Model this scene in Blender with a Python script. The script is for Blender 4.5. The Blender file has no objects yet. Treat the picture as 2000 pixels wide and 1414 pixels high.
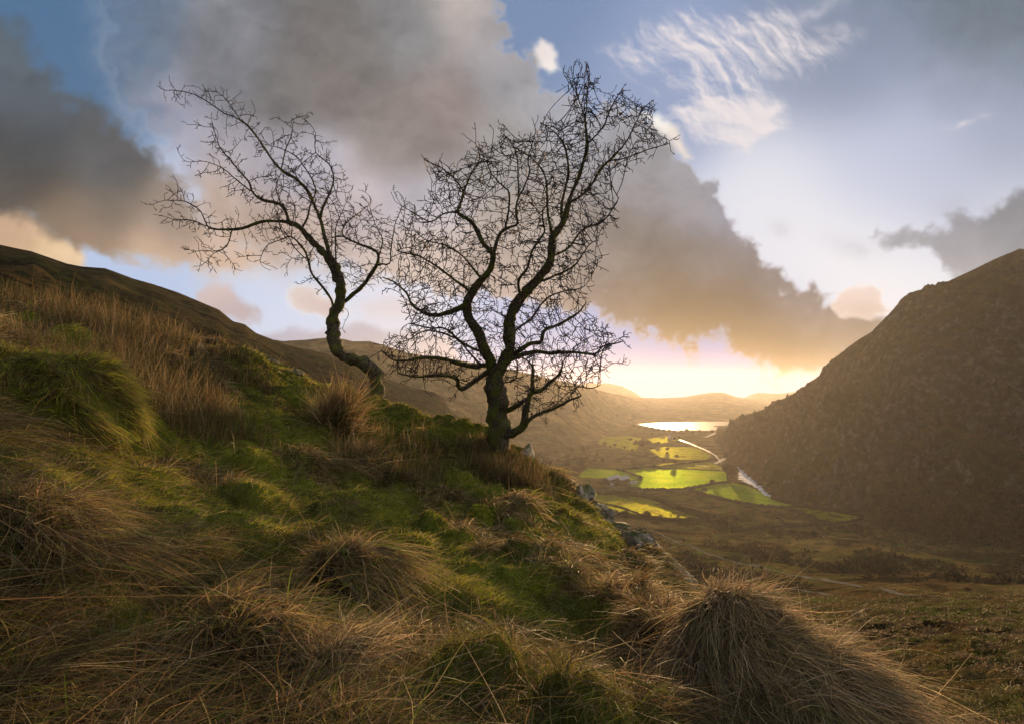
import bpy, bmesh, math, random
import numpy as np
from mathutils import Vector, geometry

# ------------------------------------------------------------------ settings
EYE = 120.0            # eye height over the valley floor
F = 1000.0             # focal length in photo pixels (photo 2000 wide)
HY = 760.0             # horizon row of the photo
EXPO = 1.0
SKY_GAIN = 0.5
SUN_U, SUN_V = 0.30, 0.074
SUN_STRENGTH = 4.0
SUN_COLOR = (1.0, 0.62, 0.30)
HAZE_DENSITY = 0.000068
HAZE_ANISO = 0.56
random.seed(5)
rng = np.random.default_rng(11)
sc = bpy.context.scene
col = sc.collection

def at(px, py, d):
    """point at depth d seen along the ray of a photo pixel"""
    return Vector(((px - 1000.0) / F * d, d, EYE + (HY - py) / F * d))

# ------------------------------------------------------------------ camera
cd = bpy.data.cameras.new('camera')
cam = bpy.data.objects.new('camera', cd)
col.objects.link(cam)
cam.location = (0, 0, EYE)
cam.rotation_euler = (math.radians(90), 0, 0)
cd.sensor_width = 36.0
cd.lens = 36.0 * F / 2000.0
cd.shift_y = (HY - 707.0) / 2000.0
cd.clip_start = 0.05
cd.clip_end = 20000
sc.camera = cam
sc.view_settings.view_transform = 'Standard'
sc.view_settings.look = 'None'
sc.view_settings.exposure = EXPO
sc.view_settings.gamma = 1.0
sc.render.engine = 'CYCLES'
sc.cycles.use_denoising = True
sc.cycles.max_bounces = 6
sc.cycles.diffuse_bounces = 3
sc.cycles.glossy_bounces = 2
sc.cycles.transmission_bounces = 4
sc.cycles.volume_bounces = 0
sc.cycles.caustics_reflective = False
sc.cycles.caustics_refractive = False

# ------------------------------------------------------------------ noise
def _hash(ix, iy, seed):
    h = (ix.astype(np.int64) * 374761393 + iy.astype(np.int64) * 668265263 + seed * 974711 + 1013904223) & 0xFFFFFFFF
    h = ((h ^ (h >> 13)) * 1274126177) & 0xFFFFFFFF
    h = ((h ^ (h >> 16)) * 2246822519) & 0xFFFFFFFF
    h = h ^ (h >> 15)
    return h.astype(np.float64) / 4294967295.0

def vnoise(x, y, seed=0):
    x = np.asarray(x, float); y = np.asarray(y, float)
    xf = np.floor(x); yf = np.floor(y)
    fx = x - xf; fy = y - yf
    fx = fx * fx * fx * (fx * (fx * 6 - 15) + 10); fy = fy * fy * fy * (fy * (fy * 6 - 15) + 10)
    a = _hash(xf, yf, seed); b = _hash(xf + 1, yf, seed)
    c = _hash(xf, yf + 1, seed); d = _hash(xf + 1, yf + 1, seed)
    return (a + (b - a) * fx) * (1 - fy) + (c + (d - c) * fx) * fy

def fbm(x, y, seed=0, octv=5, gain=0.5, lac=2.03):
    """about -1..1"""
    s = 0.0; amp = 1.0; tot = 0.0
    cx, sx = math.cos(0.6), math.sin(0.6)
    for o in range(octv):
        s = s + amp * (vnoise(x, y, seed + o * 17) * 2 - 1); tot += amp
        x, y = (x * cx - y * sx) * lac + 3.7, (x * sx + y * cx) * lac + 1.3
        amp *= gain
    return s / tot * 1.6

def smooth(a, b, x):
    t = np.clip((x - a) / (b - a), 0, 1)
    return t * t * (3 - 2 * t)

# ------------------------------------------------------------------ sky
def build_sky_image():
    X0, X1, Y0, Y1, ST = -700, 2700, -900, 860, 2
    xs = np.arange(X0, X1, ST, dtype=float); ys = np.arange(Y0, Y1, ST, dtype=float)
    PX, PY = np.meshgrid(xs, ys)
    wx = fbm(PX / 170, PY / 150, 3, 6, 0.55); wy = fbm(PX / 170, PY / 150, 91, 6, 0.55)
    big = fbm(PX / 420, PY / 260, 40, 5, 0.5)
    bil = 1 - np.abs(fbm(PX / 60, PY / 55, 77, 4, 0.55)) * 1.6
    fine = fbm(PX / 34, PY / 30, 131, 4, 0.55)
    # soft streaks running down to the right with the cloud bank
    ax = (PX * 0.8 + PY * 0.6); ay = (-PX * 0.6 + PY * 0.8)
    streak = fbm(ax / 260, ay / 75, 211, 5, 0.5)

    rel = fbm(PX / 95 + wx * .5, PY / 80 + wy * .5, 400, 6, .58) - fbm((PX + 16) / 95 + wx * .5, (PY + 20) / 80 + wy * .5, 400, 6, .58)
    def upsample(f):
        gx = np.arange(X0, X1 + 20, 20, dtype=float); gy = np.arange(Y0, Y1 + 20, 20, dtype=float)
        GX, GY = np.meshgrid(gx, gy)
        V = f(GX, GY)
        fx = (xs - X0) / 20; fy = (ys - Y0) / 20
        ix = np.clip(fx.astype(int), 0, len(gx) - 2); iy = np.clip(fy.astype(int), 0, len(gy) - 2)
        tx = (fx - ix)[None, :, None]; ty = (fy - iy)[:, None, None]
        A = V[iy][:, ix]; B = V[iy][:, ix + 1]; C = V[iy + 1][:, ix]; D = V[iy + 1][:, ix + 1]
        return (A * (1 - tx) + B * tx) * (1 - ty) + (C * (1 - tx) + D * tx) * ty

    def colfield(pts, sig):
        P = np.array([p[:2] for p in pts], float); C = np.array([p[2] for p in pts], float)
        def f(GX, GY):
            d2 = (GX[..., None] - P[:, 0]) ** 2 + (GY[..., None] - P[:, 1]) ** 2
            d2m = d2.min(-1, keepdims=True)
            w = np.exp(-(d2 - d2m) / (2 * sig * sig)) / (1 + d2 / (sig * sig)) ** 1.2
            return (w[..., None] * C).sum(-2) / w.sum(-1)[..., None]
        return upsample(f)

    def sdist(poly, QX, QY):
        P = np.array(poly, float); n = len(P)
        best = np.full(QX.shape, 1e12); inside = np.zeros(QX.shape, bool)
        for i in range(n):
            ax_, ay_ = P[i]; bx, by = P[(i + 1) % n]
            dx, dy = bx - ax_, by - ay_
            t = np.clip(((QX - ax_) * dx + (QY - ay_) * dy) / (dx * dx + dy * dy + 1e-9), 0, 1)
            best = np.minimum(best, (QX - ax_ - t * dx) ** 2 + (QY - ay_ - t * dy) ** 2)
            if ay_ != by:
                c = ((ay_ > QY) != (by > QY)) & (QX < (bx - ax_) * (QY - ay_) / (by - ay_) + ax_)
                inside ^= c
        s = np.sqrt(best)
        return np.where(inside, s, -s)

    img = colfield([(100, 20, (78, 114, 152)), (100, 110, (84, 116, 152)), (1050, 0, (118, 142, 180)), (1300, 150, (144, 162, 198)),
                    (1650, 130, (134, 148, 175)), (1950, 250, (154, 166, 190)), (1700, 330, (192, 201, 226)), (1850, 350, (188, 196, 220)),
                    (1550, 400, (226, 229, 240)), (1650, 520, (236, 237, 244)), (300, 540, (186, 203, 236)),
                    (550, 560, (208, 219, 243)), (800, 620, (226, 226, 241)), (1200, 640, (158, 174, 218)),
                    (1350, 740, (20, 104, 200)), (1350, 690, (60, 122, 204)), (1230, 720, (90, 138, 208)), (1480, 740, (70, 126, 208)), (1000, 700, (170, 182, 222)), (1560, 745, (110, 146, 214)), (1500, 560, (226, 228, 238)),
                    (1780, 560, (232, 234, 242)), (2000, 480, (222, 226, 236)), (-300, 500, (180, 195, 225)), (1500, -300, (95, 125, 170)),
                    (300, -400, (75, 100, 135)), (2300, 300, (140, 155, 185))], 130)

    def layer(img, poly, colpts, soft, warp, sig=110, tex=6.0, op=1.0, bw=0.0, rim=None, fw=0.0, stx=0.0):
        QX = PX + wx * warp + fine * fw; QY = PY + wy * warp * 0.9
        sd = sdist(poly, QX, QY) + bil * bw - bw * 0.5
        a = smooth(-1, 1, sd / soft) * op
        c = colfield(colpts, sig) if len(colpts) > 1 else np.ones(PX.shape + (1,)) * np.array(colpts[0][2], float)
        tx = (big * 0.7 + fine * 0.35 + wx * 0.5) * tex + streak * stx - rel * tex * 1.0
        c = c + tx[..., None] * np.array([1.0, 0.97, 0.95])
        if rim:
            w, rc, amt = rim
            r = np.exp(-np.clip(sd, 0, None) / w) * amt
            c = c * (1 - r[..., None]) + np.array(rc, float) * r[..., None]
        return img * (1 - a[..., None]) + c * a[..., None]

    # cirrus
    cir = [(1205, 92), (1290, 48), (1330, 22), (1420, 38), (1530, 36), (1575, 85), (1665, 82), (1580, 118), (1520, 135), (1480, 160), (1420, 172), (1350, 168), (1300, 140), (1250, 118)]
    cir2 = [(1300, 222), (1360, 205), (1420, 200), (1480, 186), (1528, 197), (1515, 216), (1552, 238), (1505, 256), (1470, 294), (1432, 284), (1370, 252), (1320, 240)]
    cir3 = [(1290, 165), (1350, 160), (1440, 165), (1480, 172), (1440, 195), (1370, 205), (1310, 190)]
    qx = PX + wx * 26; qy = PY + wy * 20
    def streaks(c_, s_, la, lb, sd_): return fbm((qx * c_ + qy * s_) / la, (-qx * s_ + qy * c_) / lb, sd_, 6, .62)
    s1 = streaks(.62, .78, 62, 12, 300); s2 = streaks(.97, .22, 90, 15, 320)
    for poly, stk, base, amp, soft_ in ((cir, s1 * .8 + s2 * .35, .60, .62, 34), (cir3, s1 * .6 + s2 * .5, .34, .62, 26), (cir2, s2 * .7 + s1 * .3, .86, .30, 20)):
        sd = sdist(poly, PX + wx * 34, PY + wy * 24)
        a = smooth(-soft_, soft_, sd + stk * 20) * np.clip(base + stk * amp, 0, 1) * .94
        img = img * (1 - a[..., None]) + np.array([238, 228, 229.0]) * a[..., None]
    for (x, y, sx, sy, rot, op) in ((1595, 25, 55, 13, -0.35, .55), (1625, 58, 35, 10, 0.2, .35), (1890, 241, 34, 5, -0.27, .6),
                                    (1680, 482, 55, 22, 0.2, .25), (1545, 450, 26, 18, 0.4, .2), (1880, 402, 60, 22, 0, .2)):
        dx = PX - x + wx * 22; dy = PY - y + wy * 14
        c_, s_ = math.cos(rot), math.sin(rot)
        q = ((dx * c_ + dy * s_) / sx) ** 2 + ((-dx * s_ + dy * c_) / sy) ** 2
        a = np.exp(-q) * op * np.clip(0.8 + fine * 0.6, 0, 1.3)
        cc = np.array([238, 228, 230.0]) if y < 300 else np.array([165, 168, 182.0])
        img = img * (1 - a[..., None]) + cc * a[..., None]
    # dark veil at upper right
    img = layer(img, [(1700, -500), (3000, -500), (3000, 190), (2000, 175), (1850, 130), (1660, 50)],
                [(1700, 50, (118, 132, 154)), (1950, 40, (100, 115, 128)), (1900, 130, (118, 132, 150)), (2300, -200, (90, 102, 116))],
                110, 60, tex=6, op=.92)
    # grey cloud right
    img = layer(img, [(1725, 440), (1760, 428), (1800, 452), (1850, 430), (1890, 415), (1925, 428), (1960, 412), (2010, 395), (2500, 380),
                      (2500, 600), (1900, 540), (1860, 522), (1830, 490), (1790, 474), (1750, 474)],
                [(1760, 450, (150, 154, 166)), (1850, 450, (134, 138, 150)), (1950, 450, (122, 127, 138)), (1900, 510, (158, 158, 168)), (2200, 450, (115, 120, 130))],
                16, 26, sig=60, tex=7, op=.93, bw=16, fw=5)
    # small low clouds at left
    img = layer(img, [(380, 565), (420, 552), (452, 556), (480, 580), (505, 605), (490, 625), (430, 622), (385, 605)],
                [(420, 570, (214, 186, 178)), (450, 610, (190, 168, 168))], 14, 20, sig=40, tex=5, op=.85, bw=10)
    img = layer(img, [(565, 566), (585, 550), (630, 560), (665, 580), (690, 612), (640, 618), (590, 606), (567, 592)],
                [(600, 570, (222, 200, 190)), (640, 605, (206, 182, 178))], 9, 16, sig=40, tex=5, op=.9, bw=8, rim=(7, (250, 246, 246), .7))
    img = layer(img, [(470, 668), (520, 648), (560, 636), (650, 640), (700, 628), (760, 640), (870, 645), (900, 720), (470, 720)],
                [(520, 660, (186, 180, 196)), (700, 650, (190, 180, 190)), (850, 670, (212, 196, 196))], 12, 22, sig=70, tex=5, op=.88, bw=6)
    img = layer(img, [(700, 590), (800, 575), (830, 600), (780, 622), (720, 612)], [(760, 600, (224, 206, 202))], 26, 20, tex=4, op=.6)
    # cream cloud by the left ridge
    img = layer(img, [(-500, 380), (0, 405), (80, 430), (172, 468), (178, 500), (150, 560), (-500, 600)],
                [(40, 440, (205, 170, 140)), (110, 480, (236, 202, 160)), (150, 500, (240, 208, 172)), (-200, 480, (190, 160, 135))], 16, 26, sig=50, tex=7, bw=8)
    # great bank
    soft = 15 + 75 * (1 - smooth(350, 900, PX)) + 8 * smooth(560, 700, PY) * smooth(900, 1000, PX)
    main = [(300, -600), (860, -500), (955, -40), (985, 30), (1040, 105), (1085, 185), (1175, 195), (1255, 225), (1325, 285), (1395, 335),
            (1425, 410), (1495, 485), (1555, 555), (1610, 580), (1690, 605), (1735, 622), (1735, 690), (1640, 732), (1560, 720), (1500, 712), (1452, 684),
            (1400, 664), (1330, 668), (1250, 640), (1165, 604), (1100, 590), (1000, 575), (850, 560), (750, 535), (640, 508), (500, 505),
            (400, 500), (350, 380), (305, 290), (255, 200), (235, 60)]
    img = layer(img, main,
                [(250, 100, (108, 122, 142)), (200, 20, (98, 117, 142)), (330, 240, (156, 156, 172)), (330, 285, (184, 177, 188)),
                 (450, 130, (122, 124, 132)), (560, 170, (116, 113, 113)), (700, 100, (124, 120, 119)), (650, 170, (118, 111, 109)),
                 (850, 210, (140, 129, 127)), (800, 60, (137, 137, 140)), (780, 280, (137, 129, 125)), (980, 60, (162, 158, 162)),
                 (900, 15, (184, 174, 170)), (1020, 150, (152, 152, 158)), (1100, 230, (160, 162, 174)), (480, 330, (165, 160, 170)),
                 (600, 330, (172, 168, 181)), (430, 390, (194, 170, 154)), (500, 450, (166, 146, 135)), (600, 470, (197, 174, 162)),
                 (470, 495, (222, 190, 166)), (700, 400, (186, 174, 178)), (800, 400, (180, 176, 187)), (800, 500, (205, 186, 176)),
                 (1000, 300, (154, 151, 151)), (1050, 450, (163, 153, 148)), (1000, 550, (172, 156, 150)), (1250, 350, (148, 149, 157)),
                 (1200, 470, (126, 123, 126)), (1350, 390, (150, 152, 163)), (1415, 430, (130, 136, 156)), (1300, 500, (102, 102, 108)),
                 (1400, 500, (104, 105, 114)), (1220, 590, (92, 88, 94)), (1300, 600, (52, 52, 58)), (1450, 600, (52, 54, 64)),
                 (1500, 540, (104, 106, 120)), (1580, 600, (98, 98, 110)), (1650, 650, (120, 112, 112)), (1390, 648, (40, 40, 48)),
                 (1500, 690, (50, 48, 54)), (1600, 712, (84, 76, 70)), (300, -300, (85, 98, 115)), (700, -300, (110, 112, 118))],
                soft, 40, sig=58, tex=9, bw=24, fw=9, stx=7, rim=(7, (225, 222, 228), .35))
    # bright caps
    img = layer(img, [(1048, 100), (1062, 77), (1080, 88), (1092, 120), (1100, 140), (1078, 146), (1058, 128)],
                [(1065, 100, (240, 228, 224)), (1085, 130, (255, 246, 236))], 9, 12, sig=25, tex=4, bw=6, op=.95)
    img = layer(img, [(1252, 222), (1278, 222), (1318, 252), (1350, 300), (1330, 300), (1290, 262)],
                [(1275, 235, (255, 250, 242)), (1330, 285, (244, 228, 214))], 10, 14, sig=25, tex=4, bw=6, op=.9)
    img = layer(img, [(880, -20), (950, -30), (940, 25), (900, 40)], [(910, 10, (200, 190, 184))], 26, 24, tex=4, op=.6)
    img = layer(img, [(1618, 592), (1645, 572), (1668, 560), (1705, 556), (1728, 572), (1724, 592), (1745, 612), (1700, 630), (1640, 618)],
                [(1690, 575, (224, 206, 202)), (1690, 610, (198, 178, 172))], 6, 9, sig=30, tex=4, bw=7, rim=(5, (252, 244, 240), .6))
    # dark bank at left
    img = layer(img, [(-700, -160), (-200, -40), (0, 42), (60, 90), (120, 160), (215, 238), (292, 330), (365, 395), (440, 450), (520, 498), (420, 512),
                      (300, 498), (180, 474), (60, 428), (-100, 410), (-700, 380)],
                [(0, 90, (90, 102, 112)), (80, 180, (86, 95, 105)), (60, 300, (75, 79, 84)), (200, 320, (90, 91, 94)), (50, 365, (82, 76, 72)),
                 (200, 415, (112, 102, 94)), (330, 440, (152, 136, 126)), (100, 425, (138, 118, 100)), (300, 490, (216, 182, 152)),
                 (430, 490, (210, 180, 158)), (-300, 200, (70, 74, 80)), (180, 460, (170, 142, 118)), (-100, 400, (120, 105, 90))],
                24, 34, sig=55, tex=5, bw=14, fw=4, stx=4)
    img = np.clip(img, 0, 255) / 255.0
    lin = np.where(img <= 0.04045, img / 12.92, ((img + 0.055) / 1.055) ** 2.4)
    # wrap to a whole-sphere image
    W, H = 4096, 2048
    uu = (np.arange(W) + .5) / W; vv = (np.arange(H) + .5) / H
    az = math.pi * (1 - 2 * uu); el = (vv - .5) * math.pi
    ce = np.cos(el)[:, None]; dx = ce * np.cos(az)[None]; dy = ce * np.sin(az)[None]; dz = np.sin(el)[:, None] * np.ones((1, W))
    out = np.zeros((H, W, 4), np.float32)
    t = smooth(0.0, 1.0, dz)[..., None]
    lowc = np.array([.44, .43, .43]); zen = np.array([.32, .36, .42])
    clump = (fbm(az[None] * 3 + 0 * el[:, None], el[:, None] * 5 + 0 * az[None], 500, 4) * .25 + 1)[..., None]
    amb = (lowc * (1 - t) + zen * t) * clump
    # added warm key glow in the unseen sky at right, lighting the hillside
    azr = math.pi / 2 - az[None]; azr = (azr + math.pi) % (2 * math.pi) - math.pi
    kd = np.exp(-((azr - 1.45) / .55) ** 2) * np.exp(-((el[:, None] - .42) / .28) ** 2)
    amb = amb + kd[..., None] * np.array([2.4, 2.0, 1.4])
    amb = np.where(dz[..., None] < -0.02, np.array([.035, .03, .022]), amb)
    ok = dy > 0.15
    gx = np.where(ok, 1000 + F * dx / np.where(ok, dy, 1), -9999); gy = np.where(ok, HY - F * dz / np.where(ok, dy, 1), -9999)
    fx = np.clip((gx - X0) / ST, 0, len(xs) - 1.001); fy = np.clip((gy - Y0) / ST, 0, len(ys) - 1.001)
    ix = fx.astype(int); iy = fy.astype(int); tx = (fx - ix)[..., None]; ty = (fy - iy)[..., None]
    S = (lin[iy, ix] * (1 - tx) + lin[iy, ix + 1] * tx) * (1 - ty) + (lin[iy + 1, ix] * (1 - tx) + lin[iy + 1, ix + 1] * tx) * ty
    m = smooth(X0, X0 + 500, gx) * (1 - smooth(X1 - 500, X1, gx)) * smooth(Y0, Y0 + 650, gy) * (1 - smooth(HY + 20, HY + 90, gy)) * ok
    m = m[..., None]
    out[..., :3] = S * m + amb * (1 - m)
    out[..., 3] = 1
    im = bpy.data.images.new('cloudy_sky', W, H, alpha=False, float_buffer=True)
    im.colorspace_settings.name = 'Linear Rec.709'
    im.pixels.foreach_set(np.ascontiguousarray(out).ravel())
    im.update(); im.pack()
    return im

world = bpy.data.worlds.new('World'); sc.world = world
world.use_nodes = True
wn, wl = world.node_tree.nodes, world.node_tree.links
wn.clear()
w_out = wn.new('ShaderNodeOutputWorld')
sky = wn.new('ShaderNodeTexSky'); sky.sky_type = 'NISHITA'; sky.sun_disc = False
SUN_AZ = math.atan2(SUN_U, 1.0)                     # clockwise from +Y
SUN_EL = math.atan2(SUN_V, math.hypot(SUN_U, 1.0))
sky.sun_elevation = SUN_EL; sky.sun_rotation = SUN_AZ
sky.air_density = 1.0; sky.dust_density = 0.6
bg1 = wn.new('ShaderNodeBackground'); bg1.inputs['Strength'].default_value = 0.06
wl.new(sky.outputs[0], bg1.inputs['Color'])
env = wn.new('ShaderNodeTexEnvironment'); env.image = build_sky_image(); env.interpolation = 'Linear'
bg2 = wn.new('ShaderNodeBackground'); bg2.inputs['Strength'].default_value = SKY_GAIN
wl.new(env.outputs[0], bg2.inputs['Color'])
mx = wn.new('ShaderNodeMixShader'); mx.inputs[0].default_value = 0.95      # thin cloud veil over the clear sky
wl.new(bg1.outputs[0], mx.inputs[1]); wl.new(bg2.outputs[0], mx.inputs[2]); wl.new(mx.outputs[0], w_out.inputs['Surface'])

# ------------------------------------------------------------------ sun
sl = bpy.data.lights.new('sun', 'SUN'); sl.energy = SUN_STRENGTH; sl.angle = math.radians(0.5); sl.color = SUN_COLOR
sun = bpy.data.objects.new('sun', sl); col.objects.link(sun)
sun.rotation_euler = Vector((SUN_U, 1.0, SUN_V)).to_track_quat('Z', 'Y').to_euler()
sun.location = (0, 0, EYE + 30)

# ------------------------------------------------------------------ object helpers
def tag(o, label=None, cat=None, group=None, kind=None):
    if label: o['label'] = label
    if cat: o['category'] = cat
    if group: o['group'] = group
    if kind: o['kind'] = kind
    return o

def raw_mesh(name, verts, quads=None, tris=None, mat=None, parent=None, smooth_=True, color=None, loc=None):
    """fast mesh from numpy arrays"""
    me = bpy.data.meshes.new(name)
    verts = np.ascontiguousarray(verts, np.float32).reshape(-1, 3)
    if loc is not None: verts = verts - np.array(loc, np.float32)
    idx = []; starts = []; n = 0
    if quads is not None and len(quads):
        q = np.asarray(quads, np.int32).reshape(-1, 4); idx.append(q.ravel()); starts.append(np.arange(len(q)) * 4 + n); n += q.size
    if tris is not None and len(tris):
        t = np.asarray(tris, np.int32).reshape(-1, 3); idx.append(t.ravel()); starts.append(np.arange(len(t)) * 3 + n); n += t.size
    idx = np.concatenate(idx).astype(np.int32); starts = np.concatenate(starts).astype(np.int32)
    me.vertices.add(len(verts)); me.vertices.foreach_set('co', verts.ravel())
    me.loops.add(len(idx)); me.loops.foreach_set('vertex_index', idx)
    me.polygons.add(len(starts)); me.polygons.foreach_set('loop_start', starts)
    if smooth_: me.polygons.foreach_set('use_smooth', np.ones(len(starts), bool))
    if color is not None:
        a = me.attributes.new('tint', 'FLOAT_COLOR', 'POINT')
        c = np.ones((len(verts), 4), np.float32); c[:, :3] = np.asarray(color, np.float32).reshape(-1, 3)
        a.data.foreach_set('color', c.ravel())
    me.update(calc_edges=True); me.validate()
    if mat: me.materials.append(mat)
    o = bpy.data.objects.new(name, me); col.objects.link(o)
    if loc is not None: o.location = loc
    if parent:
        o.parent = parent
        o.location = Vector(o.location) - Vector(parent.location) if loc is not None else -Vector(parent.location)
    return o

def empty(name, loc):
    o = bpy.data.objects.new(name, None); col.objects.link(o); o.location = loc; o.empty_display_size = 0.3
    return o

def grid_quads(nr, nc):
    i = np.arange(nr * nc).reshape(nr, nc)
    return np.stack([i[:-1, :-1], i[:-1, 1:], i[1:, 1:], i[1:, :-1]], -1).reshape(-1, 4)

# ------------------------------------------------------------------ materials
def new_mat(name):
    m = bpy.data.materials.new(name); m.use_nodes = True
    n = m.node_tree.nodes; l = m.node_tree.links; n.clear()
    o = n.new('ShaderNodeOutputMaterial')
    return m, n, l, o

def noise_node(n, l, vec, scale, detail=6, rough=.6, dist=0.0):
    t = n.new('ShaderNodeTexNoise'); t.inputs['Scale'].default_value = scale; t.inputs['Detail'].default_value = detail
    t.inputs['Roughness'].default_value = rough; t.inputs['Distortion'].default_value = dist
    l.new(vec, t.inputs['Vector']); return t

def ramp_node(n, l, fac, stops):
    r = n.new('ShaderNodeValToRGB'); e = r.color_ramp.elements
    while len(e) > 1: e.remove(e[-1])
    e[0].position = stops[0][0]; e[0].color = (*stops[0][1], 1)
    for p, c in stops[1:]:
        k = e.new(p); k.color = (*c, 1)
    l.new(fac, r.inputs[0]); return r

def mixc(n, l, fac, a, b, mode='MIX'):
    m = n.new('ShaderNodeMix'); m.data_type = 'RGBA'; m.blend_type = mode
    for s, v in ((m.inputs[0], fac), (m.inputs[6], a), (m.inputs[7], b)):
        if isinstance(v, (int, float)): s.default_value = v
        elif isinstance(v, tuple): s.default_value = (*v, 1)
        else: l.new(v, s)
    return m.outputs[2]

def land_mat(name, s1, stops1, s2=None, stops2=None, fac2=(.45, .6), s3=None, rock=None, rock_n=(.62, .5), bump=.4, bscale=None, bdist=1.0, gloss=0.0, patches=None):
    """rough ground cover: two scales of patches of plant colour, rock on the steep faces"""
    m, n, l, o = new_mat(name)
    g = n.new('ShaderNodeNewGeometry'); P = g.outputs['Position']
    a = noise_node(n, l, P, s1, 8, .65, .6)
    c = ramp_node(n, l, a.outputs[0], stops1).outputs[0]
    if s2:
        b = noise_node(n, l, P, s2, 8, .6, .8)
        cb = ramp_node(n, l, noise_node(n, l, P, s2 * 4.3, 6, .6).outputs[0], stops2).outputs[0]
        mr = n.new('ShaderNodeMapRange'); mr.inputs[1].default_value, mr.inputs[2].default_value = fac2
        l.new(b.outputs[0], mr.inputs[0]); c = mixc(n, l, mr.outputs[0], c, cb)
    if s3:
        d = noise_node(n, l, P, s3, 5, .7)
        k = ramp_node(n, l, d.outputs[0], [(.3, (.45, .45, .45)), (.7, (1.45, 1.45, 1.45))])
        c = mixc(n, l, 1.0, c, k.outputs[0], 'MULTIPLY')
    if rock:
        sx = n.new('ShaderNodeSeparateXYZ'); l.new(g.outputs['Normal'], sx.inputs[0])
        rn = noise_node(n, l, P, s1 * .9, 5, .6)
        ad = n.new('ShaderNodeMath'); ad.operation = 'MULTIPLY_ADD'; ad.inputs[1].default_value = -.5; l.new(rn.outputs[0], ad.inputs[0]); l.new(sx.outputs[2], ad.inputs[2])
        mr = n.new('ShaderNodeMapRange'); mr.inputs[1].default_value, mr.inputs[2].default_value = rock_n[0] - .25, rock_n[1] - .25
        mr.clamp = True
        l.new(ad.outputs[0], mr.inputs[0])
        rc = ramp_node(n, l, noise_node(n, l, P, s1 * 4, 8, .7).outputs[0], rock).outputs[0]
        c = mixc(n, l, mr.outputs[0], c, rc)
    bs = n.new('ShaderNodeBsdfPrincipled'); l.new(c, bs.inputs['Base Color']); bs.inputs['Roughness'].default_value = .95
    bs.inputs['Specular IOR Level'].default_value = 0.0
    if bscale:
        bn = noise_node(n, l, P, bscale, 8, .7)
        bu = n.new('ShaderNodeBump'); bu.inputs['Strength'].default_value = bump; bu.inputs['Distance'].default_value = bdist
        l.new(bn.outputs[0], bu.inputs['Height']); l.new(bu.outputs[0], bs.inputs['Normal'])
    out = bs.outputs[0]
    if gloss:
        gl = n.new('ShaderNodeBsdfGlossy'); gl.inputs['Roughness'].default_value = .55
        l.new(mixc(n, l, 1.0, c, (6.0, 6.0, 6.0), 'MULTIPLY'), gl.inputs['Color'])
        ms = n.new('ShaderNodeMixShader'); ms.inputs[0].default_value = gloss
        l.new(out, ms.inputs[1]); l.new(gl.outputs[0], ms.inputs[2]); out = ms.outputs[0]
    l.new(out, o.inputs[0])
    return m

def blade_mat(name, trans=.4, rough=.45, spec=.35):
    """grass blades coloured one by one"""
    m, n, l, o = new_mat(name)
    a = n.new('ShaderNodeAttribute'); a.attribute_name = 'tint'
    bs = n.new('ShaderNodeBsdfPrincipled'); l.new(a.outputs['Color'], bs.inputs['Base Color'])
    bs.inputs['Roughness'].default_value = rough; bs.inputs['Specular IOR Level'].default_value = spec
    tr = n.new('ShaderNodeBsdfTranslucent'); l.new(a.outputs['Color'], tr.inputs['Color'])
    ms = n.new('ShaderNodeMixShader'); ms.inputs[0].default_value = trans
    l.new(bs.outputs[0], ms.inputs[1]); l.new(tr.outputs[0], ms.inputs[2]); l.new(ms.outputs[0], o.inputs[0])
    return m
# ------------------------------------------------------------------ land
def tps_fit(P, V):
    P = np.array(P, float); V = np.array(V, float); n = len(P)
    r = np.linalg.norm(P[:, None] - P[None], axis=-1)
    K = np.where(r > 0, r * r * np.log(r + 1e-12), 0) + np.eye(n) * 2e-3
    A = np.zeros((n + 3, n + 3)); A[:n, :n] = K; A[:n, n] = 1; A[:n, n + 1:] = P; A[n, :n] = 1; A[n + 1:, :n] = P.T
    return P, np.linalg.solve(A, np.concatenate([V, np.zeros(3)]))

def tps_eval(fit, X, Y):
    P, w = fit; X = np.asarray(X, float); Y = np.asarray(Y, float); sh = X.shape; X = X.ravel(); Y = Y.ravel()
    out = np.full(X.shape, w[len(P)]) + w[len(P) + 1] * X + w[len(P) + 2] * Y
    for i in range(len(P)):
        r2 = (X - P[i, 0]) ** 2 + (Y - P[i, 1]) ** 2
        out += w[i] * 0.5 * r2 * np.log(r2 + 1e-12)
    return out.reshape(sh)

# near hillside: (photo px, photo py, depth)
HC = [(0, 1414, 1.35), (300, 1414, 1.55), (600, 1414, 1.75), (1000, 1414, 1.95), (1250, 1414, 2.15),
      (0, 1150, 1.9), (0, 1000, 2.4), (0, 800, 3.3), (0, 700, 4.4), (0, 622, 6.5), (150, 645, 7.5), (300, 676, 8.2), (450, 699, 9.0), (560, 722, 9.6),
      (690, 776, 10.2), (760, 795, 10.8), (850, 822, 10.8), (950, 842, 10.5), (1010, 880, 9.9),
      (1050, 905, 9.5), (1085, 950, 9.0), (1130, 985, 8.9), (1200, 1040, 8.4), (1260, 1090, 7.8), (1320, 1135, 7.3), (1330, 1215, 5.0),
      (300, 1200, 2.35), (700, 1200, 2.9), (1000, 1290, 2.5), (1000, 1110, 4.3), (900, 1010, 5.9), (1100, 1010, 7.0), (1200, 1090, 5.9),
      (500, 1000, 4.2), (200, 860, 4.3), (600, 900, 6.2), (400, 800, 6.3), (700, 850, 8.2), (850, 900, 8.0), (970, 905, 8.8),
      (1100, 1230, 3.5), (1250, 1240, 3.6)]
hp = []; hv = []
for px, py, d in HC:
    p = at(px, py, d); hp.append((p.x, p.y)); hv.append(p.z)
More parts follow.
